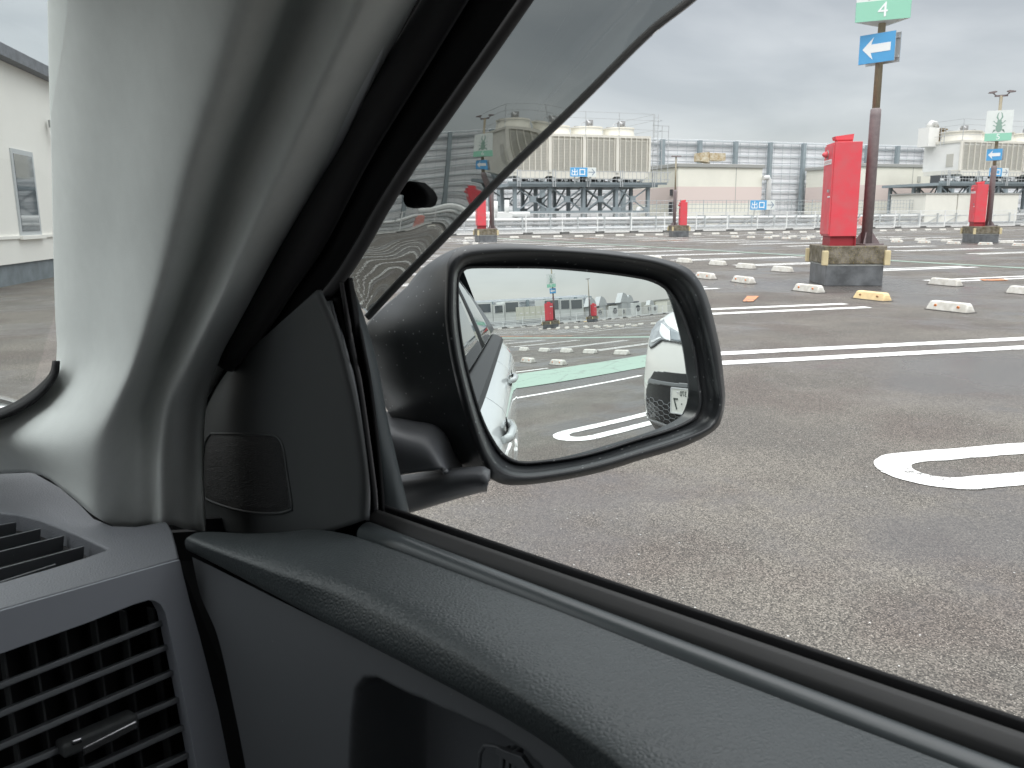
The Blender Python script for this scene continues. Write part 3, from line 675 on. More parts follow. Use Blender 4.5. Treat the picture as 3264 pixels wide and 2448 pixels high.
def steel_frame(x0, y, L_, bays, z0, z1, label, depth=6.5, beam=True):
    t = empty('steel_frame', (x0, y, 0), label, 'steel frame'); bw = L_ / bays
    for j, yy in enumerate((0, depth * .5, depth)):
        for i in range(bays + 1):
            b = MB(); b.box(i * bw, yy, .6 if beam else 0, .30, .30, z1 - .6); b.box(i * bw, yy, 0, .5, .5, .62); b.build('leg', STE, t)
    b = MB(); b.box(L_ / 2, depth / 2, z1 - .28, L_ + 1.5, depth + 1, .28); b.bar((-.9, -.7, z1 + .04), (L_ + 1.6, -.7, z1 + .04), .1, .2); b.build('deck', STE, t)
    b = MB()
    for yy in (0, depth * .5, depth): b.bar((0, yy - .05, z0), (L_, yy - .05, z0), .3, .22)
    b.build('bottom_beam', STE, t)
    for i in range(bays):
        a, c = i * bw + .15, (i + 1) * bw - .15
        for yy in (-.12, depth - .1):
            b = MB(); b.bar((a, yy, z0 + .15), (c, yy, z1 - .35), .13, .10); b.bar((a, yy + .13, z1 - .35), (c, yy + .13, z0 + .15), .13, .10)
            m_ = (a + c) / 2; zc = (z0 + z1) / 2 - .1; b.box(m_, yy + .03, zc - .28, .56, .22, .56)
            for xx in (a + .1, c - .1): b.box(xx, yy + .03, z0 + .08, .34, .2, .34)
            b.build('cross_brace', STE, t)
    b = MB()
    for i in range(bays * 2): b.bar((i * bw / 2, depth * .5, z0), (i * bw / 2 + bw / 2, depth * .5 + (.8 if i % 2 else -.8), z1 - .3), .1, .1)
    b.build('inner_brace', STE, t)
    b = MB(); zt = z1 + 1.05
    for z in (zt, z1 + .38): b.bar((-1, -1.0, z), (L_ + 1.8, -1.0, z), .05, .05)
    k = 0
    while k * .42 < L_ + 2.8: b.bar((-1 + k * .42, -1.0, z1 + .1), (-1 + k * .42, -1.0, zt), .03, .03); k += 1
    for i in range(bays + 1): b.bar((i * bw - .1, -1.0, z1 - .3), (i * bw - .1, -1.0, zt + .15), .07, .07); b.bar((i * bw + .12, -1.0, z1 - .3), (i * bw + .12, -1.0, zt + .15), .07, .07)
    b.build('railing', GAL, t)
    b = MB()
    for i in range(bays):
        b.box(i * bw + 1.0, 1.2, z1, 1.1, 1, .8); b.box(i * bw + 2.5, 1.6, z1, .6, .8, .65); b.tube([(i * bw + .4, .6, z1 + .2), (i * bw + 3.0, .6, z1 + .2)], .09, 8)
        b.tube([(i * bw + 2.1, .3, z1), (i * bw + 2.1, .3, z1 + .6)], .08, 8)
    b.build('pump_equipment', DK, t)
    b = MB()
    for i in range(bays):
        for xx in (.5, 1.7, 2.8): b.box(i * bw + xx, .25, z1 + .25, .35, .15, .25)
    b.build('valve', PIPW, t)
    return t
steel_frame(27.3, 70, 13.4, 4, 1.75, 4.25, 'grey-green steel frame with cross braces under the left cooling tower')
t, Lt = tower(75.1, 66, 4, 4.6, 5.75, 8.5, 9.75, 'white cooling tower at the right picture edge', depth=4.6, endM=WHC)
b = MB(); b.box(-.02, 1.3, 6.1, .05, .85, 1.3); b.build('side_hatch', LOUV, t)
b = MB(); b.box(-.4, 3.9, 8.3, 1.5, 1.4, 1.95); b.build('vent_stack', WHC, t); b = MB()
for k in range(6): b.box(.75, 3.4, 8.6 + k * .28, .9, .9, .14)
b.box(.75, 3.5, 8.5, .75, .8, 1.7); b.build('rusty_louvre', mat('rusty_louvre', (.26, .20, .12), .8, var=(3, .4)), t)
b = MB(); b.tube([(-.4, 3.9, 10.1), (-.35, 3.9, 10.5), (-.1, 3.9, 10.75), (.3, 3.9, 10.7), (.5, 3.9, 10.3)], .35, 12); b.build('vent_hood', mat('hood_metal', (.5, .5, .48), .5, .2), t)
ladder(t, -.5, 2.0, 8.3, 10.2)
steel_frame(72.6, 66, 20.5, 5, 1.2, 4.4, 'dark steel frame under the right cooling tower')

# exit signs (two kanji and an arrow)
def exit_sign(loc, label, w=2.55, h=.80):
    t = empty('exit_sign', loc, label, 'sign', 'blue and white exit signs')
    b = MB(); b.slab([(-w / 2, 0, 0), (w / 2, 0, 0), (w / 2, 0, h), (-w / 2, 0, h)], (0, .05, 0)); b.build('white_board', SIGNW, t)
    b = MB(); b.slab([(-w / 2 + .01, -.004, .01), (w * .16, -.004, .01), (w * .16, -.004, h - .01), (-w / 2 + .01, -.004, h - .01)], (0, .003, 0)); b.build('blue_field', SIGNB, t)
    def st(b, x0, z0, x1, z1): b.slab([(x0, -.008, z0), (x1, -.008, z0), (x1, -.008, z1), (x0, -.008, z1)], (0, .003, 0))
    k = h / .8
    b = MB(); ox = -w / 2 + .16; s_ = .09                     # 出
    st(b, ox + .24, .12 * k, ox + .33, .70 * k)
    for z0, z1, ww in ((.40, .60, .0), (.12, .36, -.04)):
        st(b, ox + ww + .02, z0 * k, ox + ww + .09, z1 * k); st(b, ox + .48 - ww, z0 * k, ox + .55 - ww, z1 * k); b.slab([(ox + ww + .09, -.0085, z0 * k), (ox + .48 - ww, -.0085, z0 * k), (ox + .48 - ww, -.0085, z0 * k + .07), (ox + ww + .09, -.0085, z0 * k + .07)], (0, .003, 0))
    b.build('kanji_out', SWH, t)
    b = MB(); ox = -w / 2 + .90                               # 口
    st(b, ox, .14 * k, ox + .09, .66 * k); st(b, ox + .47, .14 * k, ox + .56, .66 * k); st(b, ox + .09, .57 * k, ox + .47, .66 * k); st(b, ox + .09, .16 * k, ox + .47, .25 * k)
    b.build('kanji_mouth', SWH, t)
    b = MB(); ox = w * .16 + .1; zc = .4 * k; e = w / 2 - .1
    st(b, ox, zc - .035, e - .08, zc + .035)
    for sg in (-1, 1): b.slab([(e - .36, -.009, zc + sg * .27), (e - .26, -.009, zc + sg * .27), (e, -.009, zc), (e - .10, -.009, zc)], (0, .003, 0))
    b.build('arrow', mat('grey_blue_print', (.22, .28, .36), .5), t)
    b = MB(); b.box(-w * .3, .1, -.6, .05, .05, .6 + h); b.box(w * .3, .1, -.6, .05, .05, .6 + h); b.build('mounting', FG, t)
exit_sign((33.2, 68.4, 4.80), 'blue and white exit sign with arrow on the left cooling tower railing')
exit_sign((45.95, 59.8, 1.76), 'blue and white exit sign with arrow low on the white fence before the hut')
exit_sign((73.4, 60.0, 4.76), 'blue and white exit sign with arrow behind the number 5 lamp post')

# ------------------------------------------------------------------ huts and walls
CRW = mat('cream_cladding', (.80, .79, .70), .6, var=(.6, .06), bump=('w', 3.2, .25, .02)); PNK = mat('pink_cladding', (.70, .60, .56), .6, bump=('w', 3.2, .25, .02)); RF = mat('grey_roof_edge', (.34, .345, .33), .6); HG = mat('hut_grey_side', (.46, .46, .42), .6)
def hut(x0, x1, y0, y1, z0, zt, zp0, zp1, label, extras=None):
    t = empty('plant_hut', ((x0 + x1) / 2, (y0 + y1) / 2, 0), label, 'building'); w, d = x1 - x0, y1 - y0
    b = MB(); b.box(0, 0, z0, w, d, zt - z0); b.box(0, 0, 0, w - .6, d - .6, z0); b.build('wall', CRW, t)
    b = MB(); b.box(0, 0, zp0, w + .02, d + .02, zp1 - zp0); b.build('pink_band', PNK, t)
    b = MB(); b.box(0, 0, zt, w + .35, d + .35, .35); b.build('roof', RF, t, bevel=.03)
    b = MB(); b.box(w * .18, -d / 2 - .012, z0, .05, .02, zt - z0); b.build('wall_joint', RF, t)
    return t, w, d
t, w, d = hut(45.2, 55.1, 72, 81, 1.25, 6.0, 2.55, 4.15, 'cream hut with a pink band behind the slim lamp post')
b = MB(); b.box(0.6, -1, 6.35, .5, .5, .4); b.slab([(-.8, -2, 6.8), (.25, -2, 6.65), (.25, -2, 7.7), (-.8, -2, 7.6)], (0, 1.2, 0)); b.box(1.25, -1.4, 6.85, 1.9, 1.2, .75); b.build('roof_vent', mat('rusty_vent', (.58, .55, .45), .7, var=(2.5, .4, (.34, .24, .12))), t)
b = MB(); b.tube([(w / 2 - .1, -d / 2 - .3, 5.0), (w / 2 + .5, -d / 2 - .3, 5.1), (w / 2 + .65, -d / 2 - .3, 4.8), (w / 2 + .65, -d / 2 - .3, 0.3)], .24, 12); b.build('down_pipe', PIPW, t)
b = MB(); b.box(-w / 2 - .1, -d / 2 + 1.0, 3.3, .15, .35, .6); b.box(-w / 2 - .1, -d / 2 + .9, 1.4, .25, .6, 1.3); b.build('wall_box', DK, t)
b = MB(); b.tube([(-w / 2 - .2, 1.5, 2.0), (-w / 2 - 1.0, 1.2, 2.0), (-w / 2 - 1.3, 1.1, 1.6), (-w / 2 - 1.3, 1.1, .4)], .35, 12); b.build('side_duct', PIPW, t)
t, w, d = hut(71.6, 82.9, 76, 85, 1.4, 6.6, 2.8, 4.6, 'cream hut with a pink band right of the big lamp post')
b = MB(); b.box(3.0, -d / 2 - .03, 4.9, .5, .06, .7); b.build('vent_plate', HG, t); b = MB(); b.box(-3.5, -3.2, 6.95, 1.2, .5, .12); b.build('rusty_tray', mat('rust', (.30, .18, .10), .9), t)
b = MB(); b.tube([(-w / 2 - .7, -d / 2 - .2, 5.8), (-w / 2 - .7, -d / 2 - .2, .2)], .2, 10); b.build('down_pipe', PIPW, t)
t = empty('screen_wall', (73.9, 63, 0), 'low cream screen wall behind the right red cabinet', 'wall'); b = MB()
for k in range(3): b.box(-4.2 + k * 4.25, 2.2, .15, 4.1, 4.4, 3.05)
b.build('wall_panel', mat('cream_panel', (.78, .77, .70), .6, var=(.7, .06)), t); b = MB(); b.box(0.05, 2.2, 3.2, 12.9, 4.6, .12); b.build('coping', RF, t)

# white building seen through the windscreen
WB = mat('white_render_wall', (.84, .82, .77), .7, var=(.6, .04), bump=('n', 14, .1, .01)); SLATE = mat('dark_roof_trim', (.20, .21, .23), .6, var=(6, .3)); LOWB = mat('blue_grey_plinth', (.22, .25, .27), .6, var=(3, .3))
dv = np.array([math.sin(R_(10.35)), math.cos(R_(10.35)), 0]); nv = np.array([dv[1], -dv[0], 0]); A0 = np.array([-3.50, 18.95, 0])
t = empty('white_building', A0, 'large white rendered building seen through the windscreen', 'building')
Bp = lambda s, z, o=0.: tuple(dv * s + nv * o + Zv * z)
b = MB(); s0, s1 = -14, 9.0; zz = lambda s: 4.50
b.slab([Bp(s0, .43), Bp(s1, .43), Bp(s1, zz(s1)), Bp(s0, zz(s0))], -nv * 14); b.build('wall', WB, t)
b = MB(); b.slab([Bp(s0, 0, -.05), Bp(s1, 0, -.05), Bp(s1, .43, -.05), Bp(s0, .43, -.05)], -nv * 13.9); b.build('base_band', LOWB, t)
b = MB(); b.slab([Bp(s0, .93, .04), Bp(s1, .93, .04), Bp(s1, .99, .04), Bp(s0, .99, .04)], -nv * .2); b.build('ledge', WB, t)
b = MB(); b.slab([Bp(s0, zz(s0) + .24, .25), Bp(s1, zz(s1) + .24, .25), Bp(s1, zz(s1), .25), Bp(s0, zz(s0), .25)], -nv * 14.4); b.build('roof', SLATE, t)
WGL = mat('dark_window_glass', (.07, .085, .095), .04, spec=1., coat=1.)
fr = MB(); fr.slab([Bp(1.33, .99, .03), Bp(2.56, .99, .03), Bp(2.56, 2.77, .03), Bp(1.33, 2.77, .03)], -nv * .06); wf = fr.build('window', mat('window_frame', (.48, .50, .51), .5), t)
b = MB(); b.slab([Bp(1.43, 1.08, .038), Bp(2.46, 1.08, .038), Bp(2.46, 2.67, .038), Bp(1.43, 2.67, .038)], -nv * .05); b.build('pane', WGL, wf)
b = MB(); b.slab([Bp(1.25, .91, .09), Bp(2.64, .91, .09), Bp(2.64, .985, .09), Bp(1.25, .985, .09)], -nv * .2); b.build('sill', WB, wf)
b = MB(); b.box(*[Bp(3.75, 4.45, .12)[i] for i in (0, 1)], 3.42, .13, .13, .16); b.tube([Bp(3.75, 3.55, .16), Bp(3.6, 3.5, .45)], .07, 10); b.tube([Bp(3.75, 3.4, .1), Bp(3.8, 3.2, .16), Bp(4.0, 3.25, .12)], .03, 6); b.build('wall_camera', mat('grey_fixture', (.3, .3, .29), .5), t)

# ------------------------------------------------------------------ far side, shown in the mirror
CAB = mat('grey_white_cabin', (.62, .64, .62), .5, var=(1, .06))
def cabin(x0, x1, zt, label, wins):
    t = empty('windowed_cabin', (x0, -72, 0), label, 'cabin', 'grey cabins in the mirror')
    b = MB(); b.box((x1 - x0) / 2, -1.6, .75, x1 - x0, 3, zt - .75); b.box((x1 - x0) / 2, -1.6, 0, x1 - x0 - .4, 2.6, .75); b.build('wall', CAB, t)
    for a, c, z0 in wins:
        b = MB(); b.box((a + c) / 2, -.08, z0, c - a + .14, .03, zt - .1 - z0); w = b.build('window', mat('cabin_frame', (.7, .71, .7), .4), t)
        b = MB(); b.box((a + c) / 2, -.055, z0 + .06, c - a, .03, zt - .24 - z0); b.build('pane', WGL, w)
cabin(25.8, 31.2, 3.7, 'windowed cabin at the left end of the row in the mirror', [(.3, 2.4, 2.3), (2.8, 5.1, 2.3)])
cabin(31.3, 34.4, 3.7, 'wide windowed cabin behind the car flank in the mirror', [(.4, 2.8, 2.25)])
cabin(34.5, 36.4, 3.35, 'narrow low cabin between two wider ones in the mirror', [(.3, 1.6, 2.1)])
cabin(36.5, 39.0, 3.7, 'windowed cabin left of the beige cabinets in the mirror', [(.1, 2.3, 2.1)])
cabin(43.5, 46.4, 3.65, 'windowed cabin behind the mirrored red cabinet', [(.1, 2.7, 2.0)])
cabin(46.5, 48.4, 3.55, 'small windowed cabin right of the red cabinet in the mirror', [(.2, 1.8, 2.0)])
cabin(48.5, 51.2, 3.5, 'windowed cabin at the right end of the row in the mirror', [(.2, 2.4, 1.9)])
t = empty('equipment_cabinets', (37, -69, 0), 'beige doored equipment cabinets beside the mirrored red cabinet', 'cabinet'); 
BEI = mat('beige_cabinet', (.58, .58, .49), .5)
for k in range(5):
    b = MB(); b.box(k * .98 + .4, 0, .6, .94, .8, 2.1); dd = b.build('cabinet_door', BEI, t); b = MB(); b.box(k * .98 + .4, .41, 1.75, .4, .02, .12); b.build('name_plate', WLAB, dd)
b = MB(); b.box(2.4, 0, 0, 5, .9, .6); b.build('stand', KERB, t)
t = empty('pipe_bundle', (22, -67.5, 0), 'low dark pipe bundle before the cabins in the mirror', 'pipes')
for k, z in enumerate((.3, .5, .7, .88)): b = MB(); b.tube([(0, -.2 * k, z), (30, -.2 * k, z)], .06, 8); b.build('pipe', PIPE, t)
HOOD = mat('galvanised_hood', (.52, .54, .54), .4, .35, var=(.8, .1))
def hood(x, y, z, s, label, hs=1.0):
    t = empty('vent_hood', (x, y, 0), label, 'vent hood', 'galvanised vent hoods in the mirror')
    b = MB(); b.box(0, 0, 0, s * .9, s * .9, z * hs + .01); b.build('duct', HOOD, t)
    P = [(-s * .6, 0)] + [(-s * .55 + s * 1.1 * (1 - math.cos(a)) * .9, s * .95 * math.sin(a) + .1) for a in np.linspace(.5, math.pi / 2, 8)][::1] + [(s * .62, s * .45), (s * .62, 0)]
    P = [(-s * .65, 0), (-s * .2, s * 1.0)] + [(-s * .2 + s * .85 * math.sin(a), s * 1.0 * math.cos(a)) for a in np.linspace(.15, math.pi / 2, 8)]
    b = MB(); b.slab([(px_, -s * .5, z + pz) for px_, pz in P], (0, s, 0)); b.build('cowl', HOOD, t)
hood(56.8, -78, 2.2, 1.5, 'leftmost curved vent hood behind the smaller red cabinet in the mirror'); hood(59.2, -78, 2.2, 1.6, 'second curved vent hood from the left in the mirror')
hood(64.6, -78, 2.5, 1.7, 'tallest curved vent hood in the mirror'); hood(67, -79, 2.4, 1.4, 'curved vent hood just right of the tallest one in the mirror'); hood(70.2, -76, 1.3, 1.2, 'small low vent hood in the mirror')
t = empty('service_building', (62, -82, 0), 'low grey service building behind the vent hoods in the mirror', 'building'); b = MB(); b.box(0, 0, 0, 18, 4, 2.35); b.box(12, 1, 0, 8, 4, 2.3); b.build('wall', HG, t); b = MB(); b.box(-.5, .3, 2.35, 18, 4.2, .25); b.build('roof', SLATE, t)
t = empty('service_building', (79, -78, 0), 'cream service building at the right end of the mirror', 'building'); b = MB(); b.box(0, 0, 0, 9, 6, 2.35); b.build('wall', CRW, t); b = MB(); b.box(0, 0, 2.35, 9.3, 6.3, .2); b.build('roof', RF, t)
for k, (x, w_, h_) in enumerate(((53.5, 1.6, 1.5), (57.6, 1.4, 1.7), (60.4, 1.2, 1.2), (62.2, 1.8, 1.9), (66, 1.2, 1.4), (68.4, 1.6, 1.3), (71.5, 1.3, 1.8))):
    t = empty('air_unit', (x, -71 - (k % 3), 0), ['boxy outdoor air unit with a %s front, behind the mirrored fence' % s_ for s_ in ('narrow', 'pale square', 'tiny', 'tall wide', 'dull', 'broad low', 'tall slim')][k], 'air unit', 'outdoor air units in the mirror')
    b = MB(); b.box(0, 0, .25, w_, 1, h_); b.box(0, 0, 0, w_ * .9, .8, .25); b.build('casing', CAB if k % 2 else HG, t, bevel=.04); b = MB(); b.tube([(0, .52, .3 + h_ * .5), (0, .56, .3 + h_ * .5)], h_ * .28, 16); b.build('fan_grille', DK, t)

# ================================================================== own car
LEATH = mat('grained_black_vinyl', (.055, .064, .067), .40, spec=.45, bump=('v', 330, .55, .0012), spots=(70, .022, (.4, .42, .42)), var=(6, .16), rvar=(5, .38, .50))
PLAS = mat('satin_dark_plastic', (.10, .105, .112), .40, spots=(95, .028, (.34, .34, .34)), spec=.5, bump=('n', 900, .10, .0004), rvar=(4, .36, .48))
PLASM = mat('matt_charcoal_plastic', (.048, .051, .052), .62, spec=.35, bump=('n', 700, .25, .0005))
BLK = mat('black_rubber', (.008, .008, .009), .7, spec=.25)
SEAL = mat('grey_flocked_seal', (.045, .043, .045), .75, spec=.25, sheen=.2)
MOULD = mat('glossy_belt_moulding', (.05, .058, .061), .32, spec=.5)
BEZ = mat('satin_grey_dash_bezel', (.31, .325, .36), .42, spec=.5, bump=('n', 1200, .06, .0003))
DASH = mat('grained_dash_top', (.15, .155, .17), .52, spec=.45, bump=('v', 420, .6, .0010))
PILL = mat('light_grey_pillar_trim', (.64, .66, .64), .75, spec=.25, bump=('v', 900, .45, .0006), var=(40, .05))
HEADL = mat('grey_headliner', (.26, .265, .26), .9, spec=.1)
SEATM = mat('black_seat_cloth', (.02, .02, .021), .95, spec=.1)
CHR = mat('satin_chrome', (.55, .55, .57), .22, 1.0)
CARW = mat('white_car_paint', (.76, .78, .78), .30, coat=1.0)
HOUS = mat('mirror_housing_black', (.030, .035, .037), .40, spec=.5, spots=(130, .11, (.20, .21, .21)), var=(30, .25), rvar=(9, .34, .5))
HOUR = mat('mirror_rim_black', (.018, .020, .022), .34, spec=.5, spots=(95, .10, (.18, .19, .19)))
MIRR = mat('mirror_silver', (.82, .87, .86), .0, 1.0)
MBASE = mat('blue_grey_outer_plastic', (.060, .070, .074), .5, spec=.45, bump=('n', 600, .1, .0004))
car = empty('car', (0, 0, 0), 'the car the picture is taken from, white outside, black trimmed inside, its side window down', 'car')
def curve(P, n, kind, val): return [U(p[0], p[1], kind, val if not isinstance(val, (list, tuple)) else val[i]) for i, p in enumerate(P)]
def pc(P, n, kind=None, val=None):                    # px curve -> n smooth world points; entries (px,py[,kind,val])
    W3 = []
    for p in P:
        k, v = (p[2], p[3]) if len(p) == 4 else (kind, val)
        W3.append(U(p[0], p[1], k, v))
    return cat_rom(W3, n)
def loft(curves, name, M, solid=0., soff=0, parent=car, smooth=True, bevel=0, subd=0, cross=0, label=None):
    if cross:                                         # smooth across as well
        A = np.array(curves); cols = [cat_rom(A[:, j, :], cross) for j in range(A.shape[1])]; curves = np.array(cols).transpose(1, 0, 2)
    b = MB(); b.grid(curves, smooth); return b.build(name, M, parent, world=True, solid=solid, soff=soff, bevel=bevel, subd=subd, label=label)

# --- A pillar trim
def cat_idx(P, n):                                    # spline sampled evenly by control index, so neighbouring curves stay in step
    P = np.array(P, float); Q = np.vstack([2 * P[0] - P[1], P, 2 * P[-1] - P[-2]]); out = []
    for x in np.linspace(0, len(P) - 1 - 1e-9, n):
        i = int(x); t = x - i; p0, p1, p2, p3 = Q[i:i + 4]
        out.append(.5 * (2 * p1 + (p2 - p0) * t + (2 * p0 - 5 * p1 + 4 * p2 - p3) * t * t + (3 * p1 - p0 - 3 * p2 + p3) * t ** 3))
    return out
ys = [-1200, -700, -250, 0, 260, 525, 800, 1000, 1130, 1230, 1330, 1475, 1690]
XR = [1960, 1700, 1462, 1328, 1190, 1047, 885, 776, 706, 668, 652, 648, 655]
XB = [1500, 1240, 1035, 937, 835, 728, 640, 565, 512, 470, 440, 430, 440]
LP = [(520, -1200), (230, -700), (152, -250), (155, 0), (160, 260), (168, 525), (174, 800), (180, 1000), (185, 1120), (168, 1188), (80, 1272), (-140, 1372), (-380, 1690)]
dr = [.60, .575, .575, .625, .67, .71, .765, .81, .83, .845, .855, .86, .865]
dbk = [.56, .50, .49, .55, .595, .645, .70, .735, .755, .765, .775, .79, .81]
dl = [.80, .77, .78, .83, .87, .90, .93, .945, .95, .95, .95, .97, 1.02]
BT = ([0, .12, .35, .62, .85, 1, 1.22, 1.5, 1.8, 1.97, 2], [-380, -100, 105, 215, 320, 400, 480, 545, 600, 650, 655], [1570, 1524, 1508, 1574, 1662, 1686, 1680, 1672, 1690, 1692, 1692])   # where the trim meets the dash
def pcol(tl, dfun, dx=0.):                            # tl: 0 = left edge, 1 = hollow of the dark band, 2 = right edge
    P = []
    for i in range(len(ys)):
        L_, B_, R2 = np.array(LP[i], float), np.array((XB[i], ys[i]), float), np.array((XR[i], ys[i]), float)
        q = L_ + (B_ - L_) * tl if tl <= 1 else B_ + (R2 - B_) * (tl - 1)
        if i == len(ys) - 1: q = np.array([np.interp(tl, BT[0], BT[1]), np.interp(tl, BT[0], BT[2])])
        P.append(U(q[0] + dx, q[1], 'dist', dfun(i)))
    return cat_idx(P, 90)
shade_hollow = lambda i: 1.25 if i < 11 else .9  # depth of a hollow added to the trim shape to make a soft dark band
shade_sink = lambda i: .030 * min(1., max(0., (i - 7) / 3.))  # lower right strip sunk too, so the shaded band widens towards the dash
lb = lambda i, t: dl[i] * (1 - t) + dbk[i] * t
cv = [pcol(0, lambda i: dl[i] + .10, -4), pcol(0, lambda i: dl[i] + .03, -3), pcol(0, lambda i: dl[i] + .004, 6), pcol(.12, lambda i: lb(i, .16) - .006), pcol(.35, lambda i: lb(i, .42) - .008), pcol(.62, lambda i: lb(i, .72) - .014),
      pcol(.78, lambda i: lb(i, .86) - .010), pcol(.90, lambda i: dbk[i] + .028 * shade_hollow(i)), pcol(1.02, lambda i: dbk[i] + .050 * shade_hollow(i)), pcol(1.20, lambda i: dbk[i] + .046 * shade_hollow(i)), pcol(1.37, lambda i: dbk[i] + .024 * shade_hollow(i)), pcol(1.54, lambda i: dbk[i] + .006 * shade_hollow(i) + shade_sink(i)), pcol(1.72, lambda i: dbk[i] + (dr[i] - dbk[i]) * .26 + shade_sink(i)), pcol(1.87, lambda i: dbk[i] + (dr[i] - dbk[i]) * .60 + shade_sink(i) * .7), pcol(1.97, lambda i: dr[i] - .004), pcol(2, lambda i: dr[i] + .006), pcol(2, lambda i: dr[i] + .06, 2)]
loft([list(c_) for c_ in np.array([cat_idx(r_, 70) for r_ in np.array(cv).transpose(1, 0, 2)]).transpose(1, 0, 2)], 'pillar_trim', PILL, solid=.004, soff=-1)
ws_ = [pc([(-260, 1395), (0, 1308), (75, 1272), (130, 1230), (165, 1190), (174, 1150)], 30, 'dist', .935), pc([(-260, 1420), (0, 1332), (80, 1296), (140, 1250), (178, 1196), (184, 1150)], 30, 'dist', .885)]
loft(ws_, 'windscreen_seal', BLK, solid=.004)
# --- seals and door frame beside the pillar
b = MB(); b.slab([U(p[0], p[1], 'lat', .478) for p in ((600, 1200), (760, 1000), (990, 915), (1102, 890), (1160, 1110), (1198, 1400), (1215, 1660), (600, 1700))], RT * .004); b.build('corner_backing', BLK, car, world=True)
c1 = [(1945, -1150), (1705, -700), (1466, -250), (1331, 0), (1190, 260), (1047, 525), (875, 815), (766, 1020), (695, 1150)]
c2 = [(2055, -1150), (1780, -700), (1508, -250), (1357, 0), (1253, 171), (1082, 450), (969, 643), (857, 846), (803, 964), (735, 1085), (698, 1168)]
c3 = [(2180, -1150), (1905, -700), (1632, -250), (1480, 0), (1340, 230), (1167, 514), (1028, 782), (935, 915), (873, 1012), (800, 1110), (735, 1178)]
c4 = [(2480, -1150), (2160, -700), (1830, -200), (1697, 0), (1453, 350), (1331, 522), (1240, 666), (1180, 772), (1103, 892), (1020, 985), (930, 1070)]
off = lambda P, d: [(p[0] + d, p[1]) for p in P]
n = 70
loft([pc(off(c1, -12), n, 'lat', .435), pc(off(c1, 25), n, 'lat', .455), pc(c2, n, 'lat', .455)], 'frame_gap', BLK, solid=.002)
loft([pc(c2, n, 'lat', .44), pc([(a[0] * .75 + b_[0] * .25, a[1] * .75 + b_[1] * .25) for a, b_ in zip(cat_rom(c2, 14), cat_rom(c3, 14))], n, 'lat', .428), pc([(a[0] * .3 + b_[0] * .7, a[1] * .3 + b_[1] * .7) for a, b_ in zip(cat_rom(c2, 14), cat_rom(c3, 14))], n, 'lat', .426), pc(c3, n, 'lat', .436)], 'door_seal', SEAL, cross=10, solid=.003, soff=1)
loft([pc(c3, n, 'lat', .438), pc(off(c3, 14), n, 'lat', .446), pc(off(c4, -48), n, 'lat', .440), pc(off(c4, -42), n, 'lat', .434)], 'window_frame', BLK, solid=.003)
loft([pc(off(c4, -42), n, 'lat', .434), pc(off(c4, -22), n, 'lat', .430), pc(off(c4, -4), n, 'lat', .434), pc(c4, n, 'lat', .445), pc(off(c4, -6), n, 'lat', .50)], 'frame_lip', SEAL, solid=.002)
# --- triangular corner cover with tweeter grille
sl = [(735, 1168), (690, 1235), (655, 1310), (632, 1400), (622, 1500), (620, 1600), (632, 1683)]
sr = [(1010, 925), (1062, 1040), (1095, 1150), (1128, 1290), (1150, 1420), (1163, 1540), (1158, 1660)]
sv = []
for k, t_ in enumerate(np.linspace(0, 1, 9)):
    P = []
    for a, b_ in zip(sl, sr):
        dep = .47 * (1 - t_) + .395 * t_ + 0.0 - .022 * math.sin(math.pi * t_); yo = 50 * math.sin(math.pi * t_) if a is sl[-1] else 0
        P.append((a[0] * (1 - t_) + b_[0] * t_, a[1] * (1 - t_) + b_[1] * t_ + yo, 'lat', dep * .98))
    sv.append(pc(P, 40))
# extended top piece that climbs beside the frame
loft(sv, 'corner_cover', PLASM, solid=.004, soff=-1, cross=40)
from mathutils.bvhtree import BVHTree
_A = np.array(sv); _cl = [cat_rom(_A[:, j, :], 40) for j in range(_A.shape[1])]; _b = MB(); _b.grid(np.array(_cl).transpose(1, 0, 2)); COVER = BVHTree.FromPolygons([Vector(v) for v in _b.v], _b.f)
def onC(px, py, o):
    d = Vector(ray(px, py)); h_ = COVER.ray_cast(Vector(CAM), d); return np.array(h_[0]) - np.array(d) * o if h_[0] else U(px, py, 'lat', .43)
tp = [pc([(735, 1150), (800, 1060), (870, 1010), (935, 960)], 20, 'lat', .425), pc([(720, 1190), (800, 1130), (900, 1085), (1030, 960)], 20, 'lat', .415), pc([(735, 1230), (850, 1190), (960, 1150), (1080, 1110)], 20, 'lat', .412)]

gr_ = [(673, 1382), (857, 1386), (885, 1397), (903, 1425), (918, 1520), (931, 1608), (926, 1626), (868, 1637), (767, 1628), (660, 1592), (648, 1560), (648, 1480), (655, 1410)]
gl = [onC(p[0], p[1], .0) for p in gr_]; gc_ = np.array([790, 1505.])
gmx = mat('speaker_mesh_black', (.010, .010, .011), .5, bump=('v', 600, 1.0, .002))
b = MB(); b.grid([[onC(*(gc_ + (np.array(p) - gc_) * k_), .0012 if k_ < .99 else -.001) for p in cat_rom(gr_ + [gr_[0]], 60)[:-1]] for k_ in (.02, .2, .4, .6, .8, .97, 1.0)], True, cu=True); gk = b.build('speaker_grille', gmx, car, world=True)
b = MB(); b.tube([onC(*p, .0008) for p in cat_rom(gr_ + [gr_[0]], 60)], .0014, 6); b.build('grille_rim', PLASM, gk, world=True)
b = MB(); rows = []
for k in range(7):
    ph = k / 6 * math.pi / 2; rows.append([U(1008 + 34 * math.cos(a) * math.cos(ph), 985 + 46 * math.sin(a) * math.cos(ph), 'lat', .425 - .02 * math.sin(ph)) for a in np.linspace(0, 2 * math.pi, 20, endpoint=False)])
b.grid(rows, True, cu=True); b.build('rubber_plug', PLAS, car, world=True)
